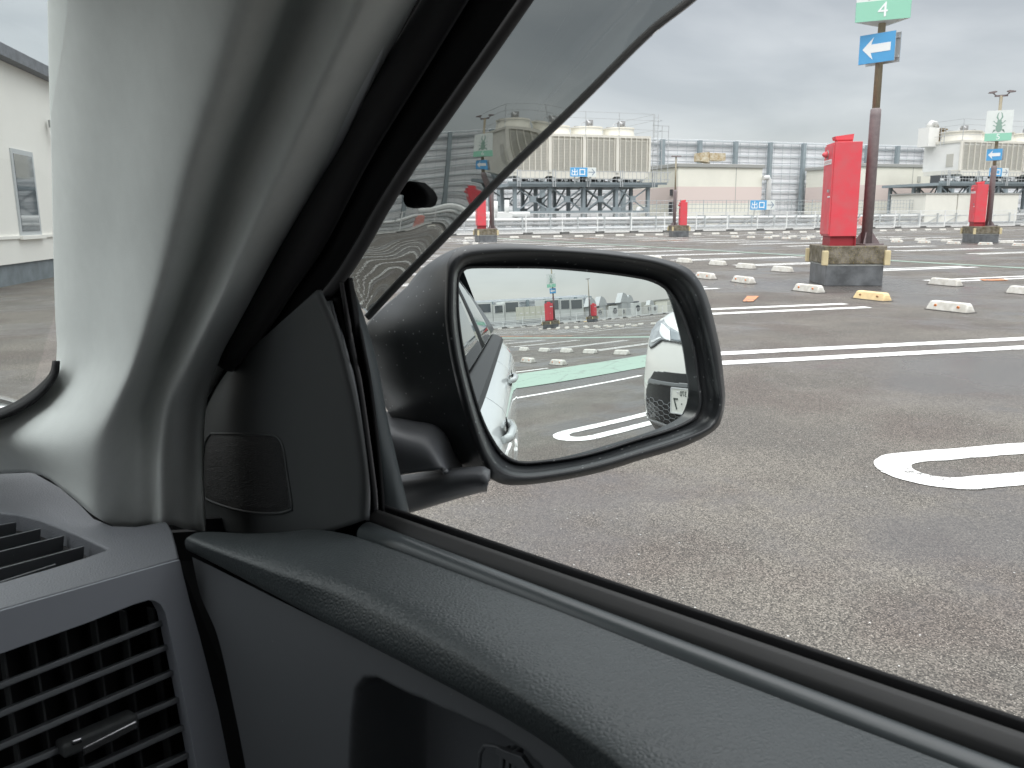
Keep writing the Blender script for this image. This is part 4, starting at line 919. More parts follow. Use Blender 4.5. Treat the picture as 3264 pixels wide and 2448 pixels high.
# --- upright channel at the front of the window
strip = [  # (name, material, left px curve, right px curve, lat, bulge)
    ('channel_cover', PLAS, [(1040, 960, 'lat', .462), (1078, 1100), (1110, 1220), (1140, 1400), (1158, 1560), (1160, 1650)], [(1060, 960, 'lat', .462), (1096, 1100), (1128, 1220), (1156, 1400), (1174, 1560), (1172, 1660)], .405, -.004),
    ('glass_run', BLK, [(1056, 950, 'lat', .462), (1092, 1100), (1124, 1220), (1152, 1400), (1171, 1560), (1168, 1680)], [(1090, 950, 'lat', .462), (1118, 1100), (1143, 1220), (1169, 1400), (1190, 1560), (1200, 1690)], .415, .004),
    ('run_lip', SEAL, [(1085, 900, 'lat', .462), (1115, 1100), (1140, 1220), (1166, 1400), (1186, 1560), (1192, 1625)], [(1094, 900, 'lat', .462), (1124, 1100), (1149, 1220), (1175, 1400), (1196, 1560), (1200, 1625)], .420, -.002),
    ('glass_run', BLK, [(1094, 890, 'lat', .462), (1122, 1100), (1148, 1220), (1174, 1400), (1194, 1560), (1200, 1640)], [(1118, 885, 'lat', .462), (1160, 1110), (1180, 1220), (1203, 1400), (1218, 1560), (1222, 1640)], .430, .004)]
for nm, M, a, b_, la, bu in strip:
    mid = [((p[0] + q[0]) / 2, (p[1] + q[1]) / 2) for p, q in zip(a, b_)]
    loft([pc(a, 40, 'lat', la), pc(mid, 40, 'lat', la + bu), pc(b_, 40, 'lat', la)], nm, M, solid=.003, cross=6)
# outer mirror foot (bluish plastic)
loft([pc([(1095, 880), (1150, 1110), (1175, 1220), (1198, 1400), (1212, 1560), (1215, 1700)], 40, 'lat', .445), pc([(1118, 892), (1168, 1040), (1205, 1180), (1232, 1330), (1262, 1470), (1300, 1640)], 40, 'lat', .462), pc([(1118, 892), (1168, 1040), (1205, 1180), (1232, 1330), (1262, 1470), (1300, 1640)], 40, 'lat', .51)], 'mirror_foot', MBASE, solid=.004, soff=-1, cross=14)
# --- belt line: moulding, inner strip, outer strip (car frame; level, front to back)
def rail(prof, f0, f1, name, M, smooth=True, cap=True, slope=0.):
    b = MB(); nseg = 30; rows = []
    for i in range(nseg + 1):
        f = f0 + (f1 - f0) * i / nseg; rows.append([CP(l, f, 1.25 + z + slope * (f - .3)) for l, z in prof])
    b.grid(rows, smooth, cu=True)
    k = len(prof); o = len(b.v); 
    b.f.append(tuple(range(k - 1, -1, -1))); b.f.append(tuple(range(o - k, o))); b.sm += [False, False]
    return b.build(name, M, car, world=True)
rail([(.384, -.300), (.384, -.252), (.388, -.250), (.391, -.300)], .493, -1.0, 'belt_gap', BLK, slope=.012)
mo = [(.3870 + .0093 * (1 - math.cos(a)), -.2470 + .0072 * math.sin(a)) for a in np.linspace(0, math.pi, 12)]
rail([(.3870, -.27)] + mo + [(.4055, -.27)], .500, -1.0, 'belt_moulding', MOULD, slope=.018)
rail([(.4055, -.28), (.4058, -.2415), (.4085, -.2395), (.4135, -.2365), (.417, -.235), (.4185, -.237), (.4195, -.30)], .512, -1.0, 'inner_weatherstrip', mat('dark_weatherstrip', (.018, .018, .018), .6), slope=.008)
rail([(.440, -.32), (.440, -.252), (.4405, -.2435), (.444, -.2430), (.456, -.2505), (.461, -.2570), (.463, -.32)], .60, -1.15, 'outer_weatherstrip', BLK, slope=.006)
rail([(.4195, -.40), (.4195, -.33), (.440, -.33), (.440, -.40)], .60, -1.1, 'window_slot', BLK)
# window glass, wound down into the door
GL = bpy.data.materials.new('window_glass'); GL.use_nodes = True; _n = GL.node_tree; _n.nodes.clear()
_t = N(_n, 'ShaderNodeBsdfTransparent'); _t.inputs[0].default_value = (.90, .93, .92, 1); _g = N(_n, 'ShaderNodeBsdfGlossy'); _g.inputs['Roughness'].default_value = .0
_lw = N(_n, 'ShaderNodeLayerWeight'); _lw.inputs[0].default_value = .5; _pw = N(_n, 'ShaderNodeMath', operation='POWER'); _pw.inputs[1].default_value = 4.; _n.links.new(_lw.outputs['Facing'], _pw.inputs[0]); _f = N(_n, 'ShaderNodeMath', operation='MULTIPLY_ADD'); _f.inputs[1].default_value = .5; _f.inputs[2].default_value = .02; _n.links.new(_pw.outputs[0], _f.inputs[0]); _m = N(_n, 'ShaderNodeMixShader'); _o = N(_n, 'ShaderNodeOutputMaterial')
_n.links.new(_f.outputs[0], _m.inputs[0]); _n.links.new(_t.outputs[0], _m.inputs[1]); _n.links.new(_g.outputs[0], _m.inputs[2]); _n.links.new(_m.outputs[0], _o.inputs[0])
b = MB(); b.slab([CP(.427, .55, .70), CP(.427, -.55, .70), CP(.427, -.55, .945), CP(.427, .55, .945)], RT * .004); b.build('lowered_side_glass', GL, car, world=True)
# --- padded door top
def ext(P, d=400):                                    # extend a px curve past the frame
    a, b_ = np.array(P[-2], float), np.array(P[-1], float); u = (b_ - a) / np.linalg.norm(b_ - a); return list(P) + [tuple(b_ + u * d), tuple(b_ + u * d * 2)]
cre = ext([(612, 1758), (700, 1804), (948, 1937), (1140, 2037), (1300, 2120), (1457, 2203), (1660, 2317), (1782, 2399), (1831, 2448)], 60)
sho = ext([(600, 1712), (690, 1748), (900, 1822), (1153, 1905), (1450, 2060), (1716, 2236), (1960, 2400), (2080, 2500)], 90)
CREw = [U(p[0], p[1], 'lat', .312) for p in cre]; SHOw = [U(p[0], p[1], 'z', -.2435) for p in sho]
nn_ = 80
C_cre = cat_rom(CREw, nn_); C_sho = cat_rom(SHOw, nn_)
C_l3 = cat_rom([CP(.3865, f, 1.25 - z_) for f, z_ in ((.665, .284), (.61, .269), (.56, .254), (.52, .247), (.48, .2445), (.4, .2440), (.3, .2440), (.2, .246), (.1, .247), (.0, .248), (-.06, .249))], nn_)
mid1 = [a * .5 + b_ * .5 + Zv * .003 for a, b_ in zip(C_l3, C_sho)]
q1 = [a * .16 + b_ * .84 + Zv * .0035 for a, b_ in zip(C_l3, C_sho)]
q2 = [a * .78 + b_ * .22 - RT * .0035 + Zv * .0005 for a, b_ in zip(C_sho, C_cre)]
q3 = [a * .30 + b_ * .70 - RT * .004 for a, b_ in zip(C_sho, C_cre)]
under = [p + RT * .008 - Zv * .004 for p in C_cre]
loft([C_l3, mid1, q1, C_sho, q2, q3, C_cre, under], 'door_top_pad', LEATH, cross=60)
b = MB(); b.grid([[p + RT * .002 for p in C_cre][:], [p + RT * .012 for p in C_cre]], True); 
b.tube([p + RT * .004 - Zv * .0008 for p in C_cre], .0022, 6); b.build('pad_seam', BLK, car, world=True)
# --- lower door panel with the deep grab pocket
pocket = [(1112, 2700), (1112, 2440), (1118, 2290), (1130, 2200), (1160, 2160), (1205, 2160), (1300, 2208), (1480, 2290), (1600, 2345), (1680, 2395), (1735, 2450), (1800, 2550), (1850, 2700)]
def w2px(p):
    q = np.array(p) - CAM; w = q @ cd; return CX + F * (q @ cr) / w, CY - F * (q @ cu) / w
rows = []; nu, nv = 200, 150
top = cat_rom([p + RT * .004 - Zv * .0012 for p in CREw], nu); bot = cat_rom([U(790, 2470, 'lat', .300), U(800, 2600, 'lat', .30) + FW * -.05, *[p + Zv * -.30 - FW * .06 for p in CREw[3:]]], nu)
bot = [np.array([*(top[i] - FW * (.06 if i else .06) - RT * .0)[:2], 1.25 - .56]) for i in range(nu)]
# front edge follows the gap beside the dash
gfe = cat_rom([U(612, 1775, 'lat', .312), U(640, 1900, 'lat', .306), U(695, 2032, 'lat', .303), U(745, 2253, 'lat', .30), U(783, 2448, 'lat', .298), U(812, 2640, 'lat', .296), U(830, 2800, 'lat', .296)], nv)
for j in range(nv):
    v = j / (nv - 1); r_ = []
    sh = gfe[j] - (top[0] * (1 - v) + np.array([*top[0][:2], gfe[-1][2]]) * v)
    for i in range(nu):
        u = i / (nu - 1); base = np.array([*(top[i] - RT * .012 * math.sin(min(1, v * 2.2) * math.pi / 2))[:2], top[i][2] * (1 - v) + (1.25 - .56) * v])
        if i == 0 or True: base = base * 1.0 + (gfe[j] - np.array([*(top[0] - RT * .012 * math.sin(min(1, v * 2.2) * math.pi / 2))[:2], top[0][2] * (1 - v) + (1.25 - .56) * v])) * max(0, 1 - u * 1.4)
        px_, py_ = w2px(base); 
        if inpoly(px_, py_, pocket):
            d_ = pdist(px_, py_, pocket); k = min(1, d_ / 46.); base = base + RT * .060 * (k * k * (3 - 2 * k)) 
        r_.append(base)
    rows.append(r_)
b = MB(); b.grid(rows, True); b.build('door_panel', PLAS, car, world=True)
b = MB(); b.slab([U(1100, 2180, 'lat', .372), U(1900, 2200, 'lat', .372), U(1950, 2800, 'lat', .372), U(1080, 2800, 'lat', .372)], RT * .01); b.build('pocket_back', PLASM, car, world=True)
b = MB(); b.slab([U(1272, 2240, 'lat', .352), U(1290, 2246, 'lat', .352), U(1300, 2600, 'lat', .352), U(1272, 2600, 'lat', .352)], RT * .02); b.build('pocket_rib', PLASM, car, world=True, bevel=.002)
b = MB(); b.tube([U(p[0], p[1], 'lat', .340) for p in ((1526, 2470), (1530, 2400), (1545, 2376), (1580, 2380), (1640, 2405))], .0016, 6)
for x in (1592, 1612, 1632): b.slab([U(x, 2392, 'lat', .338), U(x + 12, 2396, 'lat', .338), U(x + 6, 2520, 'lat', .338), U(x - 8, 2520, 'lat', .338)], RT * .008)
b.slab([U(1585, 2385, 'lat', .336), U(1660, 2412, 'lat', .336), U(1720, 2500, 'lat', .336), U(1575, 2400, 'lat', .336)], RT * .004)
b.build('inner_latch', PLAS, car, world=True, bevel=.0008)
# black gap between dash and door
b = MB(); b.slab([U(500, 1700, 'lat', .345), U(622, 1694, 'lat', .37), U(860, 2600, 'lat', .345), U(700, 2800, 'lat', .33)], RT * .01); b.build('door_gap', BLK, car, world=True)
b = MB(); b.slab([U(480, 1660, 'fwd', .80), U(760, 1650, 'fwd', .80), U(900, 2700, 'fwd', .70), U(500, 2700, 'fwd', .70)], FW * .01); b.build('gap_back', BLK, car, world=True)

# --- dashboard
def ring(outer, inner, f, name, M, extra=None, wall=None, **k):
    """outer / inner: equal-length px loops; f: px -> world"""
    O = [f(*p) for p in outer]; I = [f(*p) for p in inner]; rows = [O, I]
    if wall is not None: rows = [[p + wall * .6 for p in O]] + rows + [[p + wall * .12 + (c_ - p) * .0 for p, c_ in zip(I, I)], [p + wall for p in I]]
    b = MB(); b.grid(rows, False, cu=True); return b.build(name, M, car, world=True, **k)
ZT = -.262
ftop = lambda x, y: U(x, y, 'z', ZT)
do = [(-420, 1560), (0, 1509), (105, 1504), (190, 1552), (248, 1600), (300, 1652), (360, 1676), (440, 1678), (532, 1662), (548, 1690), (560, 1732), (571, 1778), (380, 1833), (0, 1941), (-420, 2062)]
di = [(-420, 1640), (-60, 1628), (0, 1634), (60, 1640), (120, 1655), (180, 1678), (240, 1702), (290, 1725), (330, 1744), (344, 1750), (330, 1757), (270, 1778), (150, 1815), (0, 1857), (-420, 1975)]
ring(do, di, ftop, 'dash_top', DASH, wall=-Zv * .016, bevel=.0022, seg=3)
b = MB(); b.slab([U(x, y, 'z', ZT - .045) for x, y in ((-500, 1600), (200, 1600), (420, 1750), (250, 1860), (-500, 2080))], -Zv * .004); b.build('vent_floor', BLK, car, world=True)
vt = empty('side_demister', U(120, 1760, 'z', ZT), '', ''); vt.parent = car; del vt['label']; del vt['category']
for (a, b_) in (((-420, 1755), (53, 1664)), ((-420, 1812), (131, 1685)), ((-420, 1862), (205, 1708)), ((-420, 1925), (270, 1741)), ((-420, 1990), (180, 1798))):
    b = MB(); P, Q = U(a[0], a[1], 'z', ZT - .004), U(b_[0], b_[1], 'z', ZT - .004); o = np.array([0, 0, -.015]) + FW * .006
    b.slab([P, Q, Q + FW * .0022, P + FW * .0022], o); b.build('demister_slat', PLAS, car, world=True, bevel=.0005)
bpy.data.objects.remove(vt)
# bezel face: through the dash lip, nearly upright, leaning away at the bottom
A_, B_ = U(0, 1948, 'z', ZT), U(573, 1785, 'z', ZT)
ex = (B_ - A_) / np.linalg.norm(B_ - A_); dn = -Zv * math.cos(R_(14)) - np.cross(Zv, ex) * math.sin(R_(14)) * 1.0
if (np.cross(Zv, ex) @ FW) > 0: dn = -Zv * math.cos(R_(14)) + np.cross(Zv, ex) * math.sin(R_(14)) * -1.0
nb = np.cross(ex, dn); nb /= np.linalg.norm(nb)
if nb @ (CAM - A_) < 0: nb = -nb
def fb(x, y, o=0.):
    v = ray(x, y); t_ = ((A_ + nb * o - CAM) @ nb) / (v @ nb); return CAM + v * t_
bo = [(-420, 2068), (-200, 2005), (0, 1948), (280, 1868), (440, 1822), (555, 1790), (573, 1785), (583, 1830), (604, 1915), (638, 2035), (665, 2140), (695, 2260), (733, 2448), (770, 2640), (770, 2900), (-420, 2900)]
bi = [(-420, 2210), (-200, 2145), (0, 2084), (280, 1984), (430, 1925), (474, 1912), (492, 1914), (512, 1926), (528, 1955), (545, 2030), (560, 2095), (590, 2240), (628, 2448), (650, 2600), (650, 2860), (-420, 2860)]
ring(bo, bi, fb, 'dash_bezel', BEZ, wall=-nb * .020, bevel=.004, seg=4)
b = MB(); b.slab([fb(x, y, -.055) for x, y in ((-420, 2200), (540, 1850), (720, 2500), (720, 2860), (-420, 2860))], -nb * .004); b.build('vent_duct', BLK, car, world=True)
for a, b_, gap in (((-420, 2340), (521, 1974), 0), ((-420, 2435), (541, 2050), 0), ((-420, 2552), (561, 2131), 0), ((-420, 2638), (578, 2218), 0), ((-420, 2762), (595, 2306), 0), ((-420, 2850), (612, 2394), 0), ((-420, 2960), (628, 2484), 0)):
    P, Q = fb(*a, -.013), fb(*b_, -.013); b = MB(); th = dn * .0045
    b.slab([P, Q, Q + th, P + th], -nb * .017 + dn * .003); b.build('vent_slat', mat('vent_slat_plastic', (.17, .18, .19), .38), car, world=True, bevel=.0011, seg=3)
for a, b_ in (((8, 2070), (130, 2900)), ((105, 2040), (230, 2900)), ((205, 2010), (330, 2900)), ((303, 1980), (420, 2900)), ((398, 1950), (500, 2900)), ((488, 1940), (600, 2900))):
    P, Q = fb(*a, -.034), fb(*b_, -.034); b = MB(); b.slab([P, Q, Q + ex * .0014, P + ex * .0014], -nb * .016); b.build('vent_vane', PLASM, car, world=True)
P, Q = fb(196, 2378, .000), fb(440, 2272, .000); b = MB(); th = dn * .0105
b.slab([P, Q, Q + th, P + th], -nb * .022); tb = b.build('vent_tab', PLASM, car, world=True, bevel=.003, seg=4)
P, Q = fb(262, 2384, .0015), fb(436, 2296, .0015); b = MB(); b.slab([P, Q, Q + dn * .0062, P + dn * .0062], -nb * .003); b.build('chrome_inlay', CHR, tb, world=True, bevel=.0009)
P, Q = fb(228, 2362, .0015), fb(262, 2350, .0015); b = MB(); b.slab([P, Q, Q + dn * .0035, P + dn * .0035], -nb * .003); b.build('chrome_inlay', CHR, tb, world=True, bevel=.0009)

# --- door mirror
def npx(P, n): return cat_rom(list(P) + [P[0]], n + 1)[:-1]
glass = [(1463, 907), (1467, 880), (1484, 861), (1511, 856), (1630, 856), (1754, 858), (1906, 871), (2020, 886), (2076, 899), (2118, 922), (2148, 960), (2168, 1000), (2183, 1040), (2206, 1116), (2219, 1211), (2227, 1268), (2222, 1306), (2202, 1334), (2133, 1366), (2019, 1400), (1925, 1430), (1830, 1453), (1716, 1468), (1665, 1470), (1635, 1463), (1608, 1446), (1583, 1415), (1545, 1344), (1507, 1230), (1480, 1116), (1465, 1002)]
rim = [(1446, 905), (1450, 868), (1468, 838), (1505, 818), (1630, 806), (1754, 806), (1906, 816), (2030, 832), (2100, 846), (2165, 874), (2205, 915), (2228, 965), (2246, 1030), (2268, 1120), (2284, 1215), (2292, 1270), (2284, 1320), (2255, 1360), (2165, 1398), (2030, 1440), (1930, 1470), (1830, 1494), (1720, 1512), (1660, 1515), (1618, 1507), (1585, 1486), (1555, 1444), (1522, 1360), (1486, 1235), (1460, 1120), (1446, 1010)]
outl = [(1420, 890), (1425, 840), (1450, 800), (1500, 780), (1620, 776), (1754, 784), (1906, 795), (2040, 811), (2125, 829), (2196, 857), (2236, 905), (2260, 960), (2276, 1020), (2297, 1118), (2308, 1215), (2312, 1270), (2304, 1325), (2278, 1372), (2180, 1424), (2040, 1467), (1935, 1500), (1830, 1524), (1720, 1541), (1650, 1547), (1600, 1543), (1562, 1520), (1530, 1465), (1495, 1370), (1458, 1240), (1432, 1120), (1418, 1010)]
side = [(1320, 896), (1362, 845), (1420, 806), (1490, 784), (1620, 778), (1754, 786), (1906, 797), (2040, 813), (2122, 831), (2190, 860), (2230, 908), (2252, 962), (2268, 1020), (2288, 1118), (2298, 1215), (2302, 1270), (2294, 1323), (2268, 1366), (2172, 1416), (2034, 1458), (1930, 1490), (1826, 1514), (1716, 1530), (1640, 1536), (1575, 1530), (1500, 1505), (1420, 1480), (1300, 1400), (1215, 1270), (1180, 1150), (1172, 1040)]
bk_ = [(1300, 910), (1340, 860), (1405, 818), (1485, 792), (1620, 790), (1750, 800), (1890, 820), (2010, 840), (2090, 860), (2150, 890), (2190, 930), (2210, 980), (2225, 1030), (2240, 1120), (2250, 1200), (2250, 1260), (2240, 1300), (2215, 1340), (2130, 1390), (2000, 1430), (1910, 1460), (1810, 1480), (1710, 1496), (1630, 1500), (1560, 1490), (1490, 1470), (1400, 1440), (1290, 1370), (1205, 1250), (1172, 1140), (1160, 1045)]
def onM(p, o):                                        # pixel onto a plane parallel to the mirror, o towards the viewer
    v = ray(p[0], p[1]); t_ = ((MC + MN * o - CAM) @ MN) / (v @ MN); return CAM + v * t_
ng = 124
def loopM(P, o): return [onM(q, o) for q in npx(P, ng)]
G = npx(glass, ng); ctr = np.array([1850., 1160.]); rows = []
for k in range(41):
    s_ = k / 40.; rows.append([mpoint(*(ctr + (np.array(q) - ctr) * s_)) for q in G])
b = MB(); b.grid(rows, True, cu=True)
mo_ = b.build('mirror_glass', MIRR, car, world=True)
_p = mo_.data.polygons[len(mo_.data.polygons) // 2]
if np.array(_p.normal) @ MN < 0: mo_.data.flip_normals()
for p in mo_.data.polygons: p.use_smooth = True
# exact sphere normals for a clean reflection
vn = []
for v in mo_.data.vertices:
    q = (np.array(v.co) + np.array(car.location) - MO) / MR; vn.append(tuple(q))
mo_.data.normals_split_custom_set_from_vertices(vn)
gi = [[np.array(mpoint(*q)) - MN * .0005 for q in G], [np.array(mpoint(*(ctr + (np.array(q) - ctr) * 1.012))) + MN * .0022 for q in G], [np.array(mpoint(*(ctr + (np.array(q) - ctr) * 1.03))) + MN * .001 for q in G], [np.array(mpoint(*(ctr + (np.array(q) - ctr) * 1.035))) - MN * .012 for q in G]]
b = MB(); b.grid(gi, True, cu=True); b.build('glass_bezel', HOUR, car, world=True)
def blend(A, B, t_): return [tuple(np.array(a) * (1 - t_) + np.array(c) * t_) for a, c in zip(A, B)]
shell = [loopM(blend(glass, rim, -.25), -.010), loopM(blend(glass, rim, .35), -.004), loopM(blend(glass, rim, .80), .010), loopM(rim, .020), loopM(blend(rim, outl, .25), .023), loopM(blend(rim, outl, .6), .021), loopM(outl, .010)]
b = MB(); b.grid(shell, True, cu=True); b.build('mirror_rim', HOUR, car, world=True)
wl = []
for i, q in enumerate(npx(side, ng)):
    lf = max(0, min(1, (1560 - q[0]) / 330.)); wl.append(lf)
def loopV(P, base, extra): return [onM(q, base + extra * wl[i]) for i, q in enumerate(npx(P, ng))]
sh2 = [loopM(outl, .010), loopV(blend(outl, side, .25), -.004, -.012), loopV(blend(outl, side, .6), -.022, -.030), loopV(side, -.045, -.055), loopV(blend(side, bk_, 1.), -.075, -.075)]
cB = MC - MN * .15
l4 = loopV(bk_, -.075, -.075); sh2 += [[p * .75 + (cB) * .25 - MN * .02 for p in l4], [p * .4 + cB * .6 - MN * .012 for p in l4], [p * .0001 + cB * .9999 - MN * .01 for p in l4]]
b = MB(); b.grid(sh2, True, cu=True); b.build('mirror_housing', HOUS, car, world=True)
# arm under the housing
arm_t = [(1222, 1335), (1262, 1335), (1320, 1345), (1372, 1352), (1408, 1375), (1428, 1430), (1440, 1490)]
loft([pc([(1215, 1318), (1270, 1322), (1340, 1336), (1400, 1350), (1436, 1385), (1452, 1440), (1470, 1500)], 30, 'lat', .575), pc([(1215, 1345), (1262, 1348), (1320, 1358), (1375, 1368), (1408, 1400), (1420, 1450), (1432, 1500)], 30, 'lat', .545), pc([(1215, 1400), (1262, 1405), (1300, 1415), (1340, 1425), (1375, 1440), (1400, 1470), (1420, 1505)], 30, 'lat', .52), pc([(1215, 1515), (1262, 1516), (1290, 1512), (1330, 1506), (1380, 1500), (1410, 1497), (1425, 1508)], 30, 'lat', .515)], 'mirror_arm', PLAS, solid=.005, cross=30)
loft([pc([(1215, 1522), (1290, 1519), (1400, 1503), (1541, 1493), (1556, 1520)], 30, 'lat', .548), pc([(1215, 1545), (1290, 1540), (1400, 1524), (1535, 1512), (1556, 1535)], 30, 'lat', .53), pc([(1215, 1600), (1290, 1590), (1400, 1568), (1500, 1545), (1554, 1548)], 30, 'lat', .53), pc([(1215, 1648), (1306, 1628), (1453, 1584), (1520, 1566), (1553, 1560)], 30, 'lat', .545), pc([(1215, 1640), (1306, 1620), (1453, 1576), (1520, 1560), (1550, 1556)], 30, 'lat', .60)], 'mirror_arm_base', PLAS, solid=.004, cross=26)

# --- smoked window visor
VM = bpy.data.materials.new('smoked_acrylic'); VM.use_nodes = True; _n = VM.node_tree; _n.nodes.clear(); _L = _n.links.new
_r = N(_n, 'ShaderNodeBsdfRefraction'); _r.inputs['Color'].default_value = (.54, .55, .54, 1); _r.inputs['IOR'].default_value = 1.45; _r.inputs['Roughness'].default_value = 0
_t = N(_n, 'ShaderNodeBsdfTransparent'); _t.inputs[0].default_value = (.54, .55, .54, 1)
_g = N(_n, 'ShaderNodeBsdfGlossy'); _g.inputs['Roughness'].default_value = .03
_f = N(_n, 'ShaderNodeFresnel'); _f.inputs[0].default_value = 1.45; _m = N(_n, 'ShaderNodeMixShader'); _o = N(_n, 'ShaderNodeOutputMaterial')
_L(_f.outputs[0], _m.inputs[0]); _L(_r.outputs[0], _m.inputs[1]); _L(_g.outputs[0], _m.inputs[2]); _L(_m.outputs[0], _o.inputs[0])
ve = [(3000, -760), (2420, -190), (2213, 0), (2066, 118), (1844, 339), (1608, 568), (1417, 767), (1290, 895), (1173, 1020)]
vf = [(2130, -760), (1760, -200), (1640, 0), (1400, 350), (1270, 560), (1190, 700), (1130, 800), (1080, 880), (1080, 960)]
E_ = pc(ve, 110, 'lat', .500); I_ = pc(vf, 110, 'lat', .463)
nw = 60; sheet = []
for j in range(nw):
    t_ = j / (nw - 1); row = []
    for i in range(110):
        p = E_[i] * (1 - t_) + I_[i] * t_ + RT * .012 * math.sin(math.pi * min(1, t_ * .9))
        row.append(p)
    sheet.append(row)
def wav(p, i):
    s_ = i / 109.; f = (p - CAM) @ FW; z = p[2]
    amp = max(0., min(1., (s_ - .66) / .10)) * .000032 
    return amp * (math.sin(z * 210 + 2.2 * math.sin(f * 60)) * .8 + math.sin(z * 120 - f * 150 + 1.3) * .7 + math.sin(f * 190 + z * 60) * .5)
inner = [[p for p in r] for r in sheet]; outer = [[p + RT * (.0026 + wav(p, i)) for i, p in enumerate(r)] for r in sheet]
b = MB(); b.grid(inner + outer[::-1], True, cv=True); vs_ = b.build('window_visor', VM, car, world=True)
edge = [pc(ve, 60, 'lat', .498), pc([(p[0] - 7, p[1] - 9) for p in ve], 60, 'lat', .4965), pc([(p[0] - 12, p[1] - 15) for p in ve], 60, 'lat', .4985), pc([(p[0] - 13, p[1] - 16) for p in ve], 60, 'lat', .502), pc(ve, 60, 'lat', .503)]
b = MB(); b.grid(edge, True, cv=True); b.build('visor_edge', mat('dark_acrylic_edge', (.15, .15, .147), .35), vs_, world=True)
b = MB(); cp = [(1275, 600), (1295, 576), (1325, 582), (1352, 605), (1366, 630), (1358, 655), (1340, 664), (1322, 655), (1310, 664), (1290, 660), (1280, 640), (1283, 622), (1262, 620)]
b.slab([U(p[0], p[1], 'lat', .462) for p in cp], RT * .012); b.build('visor_clip', BLK, vs_, world=True, bevel=.003, seg=3)

# --- windscreen, roof, rest of the body
CL = -.285                                           # the car's centre line, measured from the eye
def S(lat, fwd, z): return CP(lat, fwd, z)
def mirl(l): return 2 * CL - l
b = MB(); rws = []
for i in range(13):
    t_ = i / 12.; rws.append([S(CL + (.73 - .12 * t_) * s_, 1.60 - .24 * s_ * s_ - t_ * (.98 - .10 * s_ * s_), .98 + t_ * .58) for s_ in np.linspace(-1, 1, 21)])
b.grid(rws, True); wsn = b.build('windscreen', GL, car, world=True)
b = MB()
for k in range(110):
    s_, t_ = random.uniform(.45, .90), random.uniform(.02, .5); p = S(CL + (.73 - .12 * t_) * s_, 1.60 - .24 * s_ * s_ - t_ * (.98 - .10 * s_ * s_), .98 + t_ * .58)
    r = random.uniform(.0008, .0020); n_ = FW * .5 + Zv * .86; a = RT; c = np.cross(n_, a)
    ring_ = [p + (a * math.cos(x) * r + c * math.sin(x) * r * random.uniform(.8, 1.4)) + n_ * .0004 for x in np.linspace(0, 2 * math.pi, 8, endpoint=False)]
    b.add(ring_ + [p + n_ * r * .45], [(i, (i + 1) % 8, 8) for i in range(8)], True)
DROP = mat('water_drop', (.75, .78, .8), .05, spec=.8); DROP.node_tree.nodes['Principled BSDF'].inputs['Transmission Weight'].default_value = .85; DROP.node_tree.nodes['Principled BSDF'].inputs['IOR'].default_value = 1.33
dr_ = b.build('rain_drops', DROP, wsn, world=True); dr_['kind'] = 'stuff'
# roof (outer skin + headliner)
def roof(z, o, name, M):
    b = MB(); rws = []
    for i in range(17):
        f = .60 - o - i * (2.69 - o) / 16.; rws.append([S(CL + (.60 + .03 * math.sin(math.pi * i / 16)) * s_, f + .10 * (1 - s_ * s_) * (1 if i == 0 else 0), z - .07 * abs(s_) ** 4 + .03 * math.sin(math.pi * i / 16)) for s_ in np.linspace(-1, 1, 15)])
    b.grid(rws, True); b.build(name, M, car, world=True, solid=.012)
roof(1.585, 0, 'roof', CARW); roof(1.545, .02, 'headliner', HEADL)
# body sides: profile lateral half-width by height
prof = [(.22, .775), (.30, .83), (.42, .850), (.60, .862), (.78, .865), (.86, .862), (.91, .850), (.935, .825), (.958, .790), (.968, .757)]
def wid(f):                                           # plan taper to nose and tail
    if f > 1.0: return 1 - .10 * ((f - 1.0) / 1.1) ** 2
    if f < -1.6: return 1 - .09 * ((-1.6 - f) / .75) ** 2
    return 1.0
rise = lambda f: max(0, (-f - .12)) * .055
def side(sgn, f0, f1, name, k0=0):
    b = MB(); rws = []; nf = max(4, int(abs(f0 - f1) / .06))
    for i in range(nf + 1):
        f = f0 + (f1 - f0) * i / nf; r_ = []
        for z, w in cat_rom(prof[k0:], 26):
            zz_ = z + rise(f) * max(0, (z - .6) / .4); cr_ = .006 * math.exp(-((z - .80) / .022) ** 2) + .005 * math.exp(-((z - .47) / .03) ** 2)
            arch = 0
            for wf in (1.42, -1.30):
                d_ = math.hypot(f - wf, zz_ - .31)
                if d_ < .40 and zz_ < .70: arch = .012 * math.exp(-((d_ - .345) / .03) ** 2)
            r_.append(S(CL + sgn * (w * wid(f) + cr_ + arch), f, zz_))
        rws.append(r_)
    b.grid(rws, True); return b.build(name, CARW, car, world=True)
